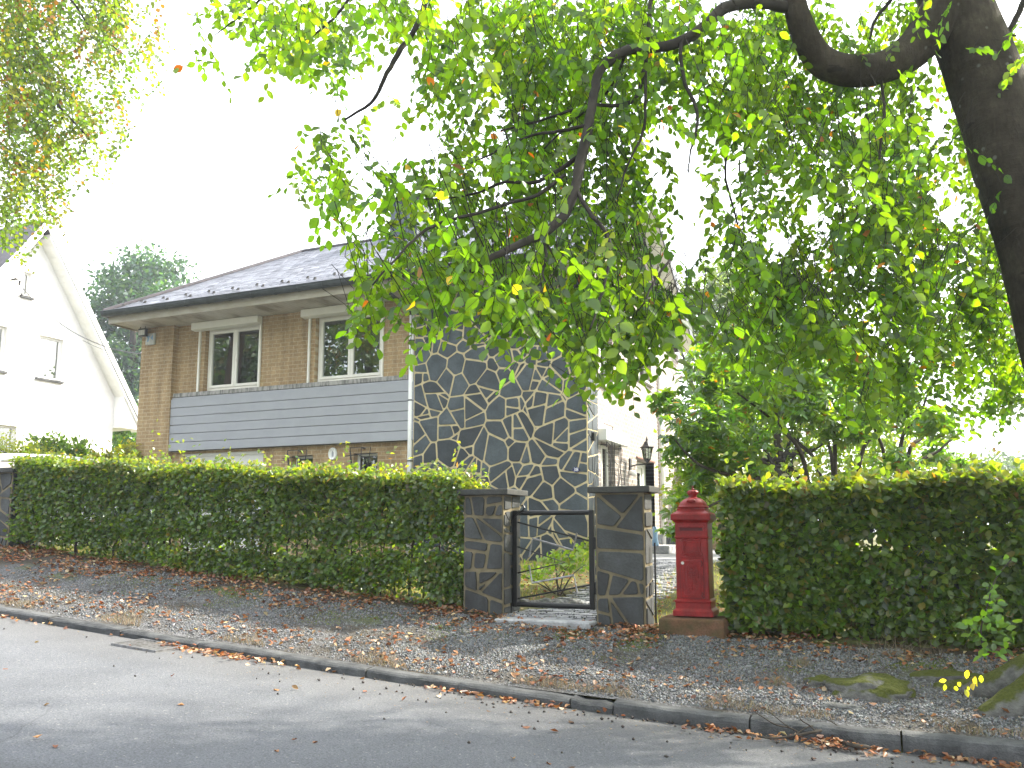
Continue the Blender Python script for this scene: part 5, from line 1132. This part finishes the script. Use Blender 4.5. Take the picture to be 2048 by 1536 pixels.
def shrub(name, label, blobs, n, per, size, pal, wts, base, ratio=.6, spread=.07, mat='hedge', nst=6, upb=.3):
    Sh = thing(name, label, 'shrub', base); c, d, k = blob_pts(blobs, n); m = n * per
    P = np.repeat(c, per, 0) + rng.normal(0, spread, (m, 3)); D = np.repeat(d, per, 0) * .5 + rng.normal(0, .6, (m, 3)); D[:, 2] += upb; NN = rng.normal(0, .6, (m, 3)) + [0, -.3, .6]
    cl = np.repeat(leafcols(n, pal, wts, .15), per, 0) * (1 + rng.normal(0, .12, (m, 1)))
    leaves('foliage', P, D, NN, size * rng.uniform(.7, 1.25, m), size * ratio * rng.uniform(.8, 1.2, m), np.clip(cl, .004, .8), MT[mat], Sh, LEAF_LONG, FL)
    for i in range(nst):
        b = blobs[i % len(blobs)]; e = np.array(b[:3]) + rng.normal(0, .4, 3) * b[3]; s = np.array(base) + [rng.normal(0, .08), rng.normal(0, .08), -.05]; P = smooth_path([s, (s + e) / 2 + rng.normal(0, .05, 3), e], 4)
        mb = MB(); mb.tube(P, rad_i([.012, .008, .003], len(P)), 5); mb.build('stem', MT['stem'], Sh)
    return Sh
b = at(30, 960, 18); shrub('garden_shrub', 'bright golden yellow shrub left of the parked car roof', pb([(20, 905, 38), (70, 915, 34), (-30, 905, 40), (40, 940, 50), (100, 930, 30)], 18, .02), 420, 9, .07, [(.20, .22, .025), (.15, .19, .02)], [2, 1], (b[0], b[1], 1.35), .4, .10)
b = at(140, 960, 19); shrub('laurel_shrub', 'glossy green laurel shrub behind the car aerial', pb([(110, 900, 26), (160, 912, 26), (80, 895, 22), (130, 935, 40)], 19, .02), 260, 8, .13, [(.07, .13, .02), (.10, .15, .025)], [2, 1], (b[0], b[1], 1.3), .42, .10)
b = at(250, 960, 18.5); shrub('garden_shrub', 'small yellow leaved shrub at the foot of the left brick pier', pb([(255, 905, 20), (232, 925, 24), (262, 935, 26), (205, 928, 20)], 18.5, .01), 200, 8, .10, [(.20, .20, .025), (.12, .16, .02)], [2, 1], (b[0], b[1], 1.2), .5, .08)
b = at(1110, 1165, 10.4); shrub('garden_shrub', 'lime green low shrub behind the gate', pb([(1042, 1150, 13), (1070, 1148, 14), (1112, 1122, 13), (1140, 1130, 12), (1162, 1105, 12), (1172, 1128, 12), (1095, 1142, 14), (1185, 1092, 10)], 10.4, .03), 80, 6, .07, [(.15, .22, .025), (.11, .18, .02), (.19, .22, .03)], [3, 2, 1], (b[0], b[1], .72), .62, .05)
# sapling shoot and seedling by the beech root
SP = thing('sapling', 'upright green beech shoot growing beside the mossy root', 'plant', tuple(at(1965, 1310, 5.55)))
P = smooth_path(pth([(1970, 1320, 5.6), (1962, 1260, 5.55), (1975, 1210, 5.5), (1988, 1165, 5.5), (2008, 1135, 5.5), (2024, 1117, 5.5)]), 4); mb = MB(); mb.tube(P, rad_i([.006, .004, .002], len(P)), 5); mb.build('stem', MT['stem'], SP)
lv = [(1996, 1136), (1976, 1165), (2022, 1115), (1982, 1182), (1979, 1192), (1995, 1207), (1972, 1208), (1986, 1220), (2000, 1222), (1965, 1235), (1950, 1240), (1940, 1252), (1978, 1238), (1992, 1240), (2000, 1232), (1953, 1258), (1930, 1250), (1975, 1258), (1990, 1262), (2010, 1258), (2020, 1245), (1940, 1268), (1958, 1275), (1975, 1282), (1990, 1285), (2008, 1280), (2025, 1268), (1965, 1296), (1985, 1300), (1998, 1305), (2015, 1300), (1960, 1310)]
P = np.array([at(u + rng.uniform(-4, 4), v + rng.uniform(-4, 4), 5.5 + rng.normal(0, .07)) for u, v in lv for _ in range(3)]); n = len(P)
leaves('foliage', P, rng.normal(size=(n, 3)) * [1, .5, .5] + [0, -.2, -.1], rng.normal(0, .4, (n, 3)) + [0, -.6, .6], rng.uniform(.04, .075, n), rng.uniform(.028, .045, n), leafcols(n, [(.07, .14, .02), (.05, .11, .018)], [1, 1], .15), MT['leaf'], SP, LEAF_BIG, FB)
SD = thing('seedling', 'tiny yellow leaved seedling in the gravel beside the beech root', 'plant', tuple(at(1925, 1385, 5.75)))
P = np.array([at(u, v, 5.75 + rng.normal(0, .04)) for u, v in [(1893, 1360), (1936, 1340), (1950, 1352), (1962, 1350), (1945, 1366), (1930, 1378), (1922, 1365), (1912, 1372), (1955, 1362), (1890, 1368), (1938, 1372)]]); n = len(P)
leaves('foliage', P, rng.normal(0, .4, (n, 3)) + [0, 0, -.8], rng.normal(0, .3, (n, 3)) + [0, -1, .3], rng.uniform(.04, .06, n), rng.uniform(.025, .036, n), leafcols(n, [(.28, .26, .05), (.22, .24, .06)], [1, 1], .1), MT['leaf'], SD, LEAF_BIG, FB)
mb = MB(); b0 = at(1925, 1392, 5.75)
for q in P[::2]: mb.tube([b0, (b0 + q) / 2 + [0, 0, .02], q], [.003, .002, .0015], 4)
mb.build('stem', MT['stem'], SD)

# ------------------------------------------------------------------ rocks, fallen branch
def rock(name, label, c, rad, seed, m, cat='rock', group=None, squash=1):
    bm = bmesh.new(); bmesh.ops.create_icosphere(bm, subdivisions=4, radius=1)
    for vtx in bm.verts:
        p = vtx.co.copy(); n = mnoise.noise(p * 1.3 + Vector((seed, 0, 0))) * .35 + mnoise.noise(p * 3.1 + Vector((0, seed, 0))) * .14 + mnoise.noise(p * 8 + Vector((0, seed, 3))) * .035
        p *= 1 + n; vtx.co = Vector((c[0] + p.x * rad[0], c[1] + p.y * rad[1], c[2] + p.z * rad[2]))
    me = bpy.data.meshes.new(name); bm.to_mesh(me); bm.free(); o = link(name, me, m, smooth=True); o.data.transform(Matrix.Translation(-Vector(c))); o.location = c; return tag(o, label, cat, group)
zvf = lambda x, y: float(zv(np.array(x), np.array(y)))
rock('mossy_boulder', 'half buried mossy boulder in the gravel near the beech', (-.10, 6.78, zvf(-.1, 6.78) - .005), (.31, .19, .12), 3.3, MT['mossrock'])
rock('small_rock', 'small mossy stone left of the mossy boulder', (-.46, 6.86, zvf(-.46, 6.86)), (.12, .09, .06), 7.1, MT['mossrock'])
rock('flat_stone', 'flat pale stone lying in the gravel just behind the kerb', (-.30, 6.42, zvf(-.3, 6.42) - .005), (.15, .06, .03), 9.4, MT['rock'])
rock('flat_stone', 'flat mossy stone sunk in the verge near the sapling', (.42, 7.25, zvf(.42, 7.25)), (.26, .14, .05), 4.4, MT['mossrock'])
for i, (u, v, r) in enumerate([(1045, 1196, .11), (1068, 1188, .09), (1090, 1192, .12), (1112, 1186, .10), (1135, 1180, .11), (1150, 1170, .09), (1030, 1202, .08)]):
    p = at(u, v, 9.5 + i * .03); z = float(zlot(p[0], p[1])); rock('edging_stone', ['rough edging stone below the hinge end of the gate beside the garden path', 'rough edging stone in the row left of the garden path'][0 if i == 5 else 1], (p[0], p[1], z + .02), (r, r * .7, r * .55), i * 2.7, MT['rock'], 'stone', 'stones edging the garden path')
def onz(u, v, z):
    d = at(u, v, 1) - [0, 0, EYE]; k = (z - EYE) / d[2]; return np.array([d[0] * k, d[1] * k, z])
def onz2(u, v, h):
    p = onz(u, v, .12 + h)
    for _ in range(4): p = onz(u, v, float(zroad(p[0])) + h + .008)
    return p
FBR = thing('fallen_branch', 'dead bare branch lying across the kerb and road edge', 'branch', (-.3, 6.0, .15))
cv = lambda pts, hs: [onz2(1500 + x / 3.737, 1300 + y / 3.737, h + .012) for (x, y), h in zip(pts, hs)]
for pts, hs, r in [([(60, 645), (180, 660), (330, 640), (480, 612), (560, 602), (740, 622), (840, 672)], [.015, .02, .03, .05, .05, .03, .02], [.006, .009, .011, .012]), ([(685, 680), (760, 712), (850, 722), (885, 726)], [.02, .025, .02, .015], [.012, .016, .012]),
                   ([(20, 450), (110, 510), (200, 560), (300, 582), (370, 622)], [.17, .16, .10, .06, .035], [.003, .005, .006]), ([(340, 425), (380, 520), (440, 560), (490, 608)], [.18, .14, .09, .05], [.003, .004, .006]), ([(30, 400), (150, 470), (240, 540), (300, 582)], [.2, .17, .12, .06], [.002, .003, .004]), ([(565, 515), (640, 555), (700, 600), (740, 622)], [.12, .09, .05, .03], [.003, .004, .006]), ([(330, 640), (420, 580), (480, 570), (500, 608)], [.03, .07, .07, .05], [.004, .004, .005])]:
    P = smooth_path(cv(pts, hs), 4); mb = MB(); mb.tube(P, rad_i(r, len(P)), 6, jit=.25); mb.build('twig', MT['stem'], FBR, smooth=True)

# ------------------------------------------------------------------ ground cover
LEAF_DEAD = LEAF_BIG * [1, 1, 1]; LEAF_DEAD[:, 2] = [0, .10, .24, .16, .16, .20, .30, .08, .02]
deadpal = [(.23, .085, .026), (.16, .06, .02), (.29, .145, .060), (.35, .25, .145), (.10, .042, .018), (.27, .145, .045)]; deadw = [5, 4, 3.4, 3, 2, 1]
def scatter_leaves(x, y, zf, lift=.008):
    n = len(x); z = zf(x, y) + lift + rng.exponential(.005, n); az = rng.uniform(0, 2 * PI, n)
    D = np.stack([np.cos(az), np.sin(az), rng.normal(0, .28, n)], -1); NN = rng.normal(0, .42, (n, 3)) + [0, 0, 1]; fl = rng.random(n) < .4; NN[fl, 2] *= -1
    z = z + np.where(fl, .010, 0); return np.stack([x, y, z], -1), D, NN
n = 19000; x = rng.uniform(-12, 4, n); t = rng.random(n); y = 6.2 + 2.1 * t
cl = vnoise(np.stack([x, y, x * 0], -1), 2.3, 4); band = .30 + .75 * np.clip((y - 6.9) / .9, 0, 1) + .35 * np.clip((-x - 7) / 3, 0, 1); keep = rng.random(n) < np.clip(cl * 1.7 - .32, .05, 1) * band * np.where(x > -1, .62, 1); x, y = x[keep], y[keep]
x2 = rng.uniform(-10, 4, 1900); y2 = KY - .02 - rng.exponential(.055, 1900); k2 = rng.random(1900) < np.clip(np.exp(-((x2 + 5.35) / .55) ** 2) + .8 * np.exp(-((x2 + 2.6) / .5) ** 2) + .7 * np.exp(-((x2 + .95) / .3) ** 2) + .9 * np.exp(-((x2 - .45) / .4) ** 2) + .35 * np.exp(-((x2 + 8.5) / 1.2) ** 2), .03, 1); x2, y2 = x2[k2], y2[k2]
x3 = rng.uniform(-5.5, 1.5, 1500); y3 = rng.uniform(8.3, 11.5, 1500); k3 = np.abs(x3 - (-3.05)) > .32 + .25 * rng.random(1500); x3, y3 = x3[k3], y3[k3]
x4 = rng.normal(-.35, .16, 90); y4 = rng.uniform(5.82, 5.98, 90); x5 = rng.uniform(-9, 3, 60); y5 = rng.uniform(3.2, 5.9, 60); x6 = rng.normal(-2.0, .16, 90); y6 = rng.normal(7.85, .18, 90); k6 = (y6 < 7.92) | (x6 > -2.03); x6, y6 = x6[k6], y6[k6]
parts = [scatter_leaves(x, y, zv), scatter_leaves(x2, y2, lambda a, b: zroad(a), .006), scatter_leaves(x3, y3, zlot, .02), scatter_leaves(x4, y4, lambda a, b: zroad(a), .02), scatter_leaves(x5, y5, lambda a, b: zroad(a), .003), scatter_leaves(x6, y6, zv, .02)]
P, D_, NN = [np.concatenate([p[i] for p in parts]) for i in range(3)]; n = len(P)
o = leaves('leaf_litter', P, D_, NN, rng.uniform(.034, .064, n), rng.uniform(.021, .039, n), leafcols(n, deadpal, deadw, .22), MT['dead'], None, LEAF_DEAD, FB); tag(o, 'scattered brown fallen beech leaves on the verge and along the kerb', 'leaf litter', kind='stuff')

# gravel
n = 140000; x = np.concatenate([rng.uniform(-9.5, 3.2, 90000), rng.uniform(-4, 1.6, 50000)]); y = 6.17 + 1.65 * rng.random(n) ** .9
g = vnoise(np.stack([x, y * 1.3, x * 0], -1), 1.7, 9) + .25 * vnoise(np.stack([x, y, x * 0], -1), 6, 1); keep = (g > .42 + .25 * np.clip((y - 7.2) / .6, 0, 1) + .12 * np.clip((6.5 - y) / .3, 0, 1)) | (rng.random(n) < .22); x, y = x[keep], y[keep]; n = len(x)
OCT = np.array([(1, 0, 0), (-1, 0, 0), (0, 1, 0), (0, -1, 0), (0, 0, 1), (0, 0, -1)], float) ; OF = np.array([(0, 2, 4), (2, 1, 4), (1, 3, 4), (3, 0, 4), (2, 0, 5), (1, 2, 5), (3, 1, 5), (0, 3, 5)])
sz = rng.gamma(4, .0012, n) + .0022; sc = rng.uniform(.6, 1.25, (n, 1, 3)) * sz[:, None, None]; V = OCT[None] * sc + rng.normal(0, .18, (n, 6, 3)) * sz[:, None, None]
A = rand_unit(n); Bq = nrm(np.cross(A, rand_unit(n))); Cq = np.cross(A, Bq); R = np.stack([A, Bq, Cq], 1); V = np.einsum('nij,njk->nik', V, R) + np.stack([x, y, zv(x, y) + sz * .35], -1)[:, None]
gr = rng.uniform(.035, .21, (n, 1)); col = gr * np.array([[.98, 1., 1.03]]) * (1 + rng.normal(0, .03, (n, 3))); br = rng.random(n) < .12; col[br] = gr[br] * [1.1, .85, .6]
o = link('gravel', fast_mesh('gravel', V.reshape(-1, 3), [(OF[None] + (np.arange(n) * 6)[:, None, None]).reshape(-1, 3)], np.repeat(col, 6, 0)), MT['pebble']); tag(o, 'loose grey gravel covering the verge', 'gravel', kind='stuff')
# beech husks and bud scales on the asphalt
n = 1500; x = rng.uniform(-8, 3, n); y = KY - rng.exponential(.30, n) - .01; keep = (rng.random(n) < np.clip((x + 7) / 5, .12, 1)) & (y > 3); x, y = x[keep], y[keep]; n = len(x)
sz = rng.choice([.0045, .006, .011], n, p=[.5, .3, .2]) * rng.uniform(.7, 1.2, n); V = OCT[None] * (rng.uniform(.6, 1.3, (n, 1, 3)) * sz[:, None, None]); V[..., 2] *= np.where(sz > .008, 1, .35)[:, None]; V += np.stack([x, y, zroad(x) + .003 + sz * .4], -1)[:, None]
xp = rng.uniform(-3.5, -2.5, 160); col = np.where((sz > .008)[:, None], np.array([[.03, .02, .014]]), np.array([[.36, .25, .14]])) * rng.uniform(.6, 1.2, (n, 1))
o = link('beech_husks', fast_mesh('beech_husks', V.reshape(-1, 3), [(OF[None] + (np.arange(n) * 6)[:, None, None]).reshape(-1, 3)], np.repeat(col, 6, 0)), MT['pebble']); tag(o, 'dark beech husks and pale bud scales sprinkled on the road edge', 'husks', kind='stuff')
n = 220; x = rng.uniform(-3.5, -2.5, n); y = rng.uniform(7.75, 10.5, n); sz = rng.uniform(.006, .011, n); V = OCT[None] * (rng.uniform(.6, 1.3, (n, 1, 3)) * sz[:, None, None]) + np.stack([x, y, np.where(y < 7.94, .66, zlot(x, y) + .026) + sz * .4], -1)[:, None]
o = link('path_husks', fast_mesh('path_husks', V.reshape(-1, 3), [(OF[None] + (np.arange(n) * 6)[:, None, None]).reshape(-1, 3)], np.repeat(np.full((n, 3), .03), 6, 0)), MT['pebble']); tag(o, 'dark beech husks dotted over the garden path', 'husks', kind='stuff')
# grass
def blades(x, y, z, h, pal, wts, wd=.004):
    n = len(x); P = np.stack([x, y, z], -1); D = rng.normal(0, .42, (n, 3)) + [0, 0, 1]; D[:, 2] = np.abs(D[:, 2]); N0 = rng.normal(size=(n, 3)); return P, D, N0, h, np.full(n, wd), leafcols(n, pal, wts, .2)
BL = np.array([(0, .5, 0), (0, -.5, 0), (.6, -.35, .06), (.6, .35, .06), (1, 0, .22)]); BF = [np.array([(0, 1, 2, 3)]), np.array([(3, 2, 4)])]
n = 15000; x = rng.uniform(-9.5, 2.6, n); y = 6.18 + rng.exponential(.16, n); t = vnoise(np.stack([x, y * 2, x * 0], -1), 2.4, 6); keep = (t > .52 + .1 * (y - 6.2)) & (y < 7.6); x, y = x[keep], y[keep]
o = leaves('dry_grass', *blades(x, y, zv(x, y), rng.uniform(.02, .075, len(x)), [(.24, .18, .10), (.30, .235, .14), (.12, .13, .045), (.15, .11, .06)], [4, 3, 1.2, 2.5], .0026), MT['dead'], None, BL, BF); tag(o, 'dry straw coloured grass tufts behind the kerb', 'grass', kind='stuff')
n = 42000; x = rng.uniform(-11, 5, n); y = 8.3 + 7 * rng.random(n) ** 1.3; keep = (np.abs(x - (-3.1 - (y - 8) * .045)) > .52) & ~((y > 13.6) & (x < -4.4)) & ~((x < -10.9)); x, y = x[keep], y[keep]
o = leaves('lawn_grass', *blades(x, y, zlot(x, y) - .005, rng.uniform(.03, .10, len(x)), [(.12, .15, .03), (.20, .19, .06), (.28, .22, .09), (.08, .11, .025)], [3, 3, 2, 2], .005), MT['hedge'], None, BL, BF); tag(o, 'patchy yellow green grass in the front garden', 'grass', kind='stuff')
n = 700; x = np.concatenate([rng.normal(.15, .16, 300), rng.normal(-.62, .035, 220), rng.normal(-.75, .05, 180)]); y = np.concatenate([rng.normal(7.6, .12, 300), rng.normal(7.22, .03, 220), rng.normal(6.75, .05, 180)])
o = leaves('weed_stalks', *blades(x, y, zv(x, y), np.concatenate([rng.uniform(.05, .30, 300) * (rng.random(300) < .45), rng.uniform(.03, .08, 400)]), [(.22, .17, .10), (.16, .13, .07), (.12, .13, .045)], [3, 2, 1.5], .0022), MT['dead'], None, BL, BF); tag(o, 'thin dry weed stalks at the foot of the right hedge', 'weeds', kind='stuff')
# moss patches: short soft tufts
n = 26000; x = rng.uniform(-9, 2.2, n); y = rng.uniform(6.9, 8.0, n); t = vnoise(np.stack([x, y * 1.6, x * 0], -1), 2.7, 12); keep = (t > .60) ; x, y = x[keep], y[keep]
o = leaves('moss', *blades(x, y, zv(x, y) - .002, rng.uniform(.006, .018, len(x)), [(.09, .12, .015), (.06, .085, .012), (.12, .13, .02)], [3, 2, 1], .006), MT['hedge'], None, BL, BF); tag(o, 'low green moss patches on the verge by the hedge foot', 'moss', kind='stuff')
# ------------------------------------------------------------------ haze in the air
mb = MB(); mb.box(-158, 158, -68, 158, -2.2, 22); hzb = mb.build('haze', None); tag(hzb, kind='stuff')
m = bpy.data.materials.new('haze'); m.use_nodes = True; nt = m.node_tree; nt.nodes.clear(); o_ = nt.nodes.new('ShaderNodeOutputMaterial'); pv = nt.nodes.new('ShaderNodeVolumePrincipled')
pv.inputs['Color'].default_value = (.84, .92, 1, 1); pv.inputs['Density'].default_value = .0013; pv.inputs['Anisotropy'].default_value = .35; nt.links.new(pv.outputs[0], o_.inputs['Volume']); hzb.data.materials.append(m)
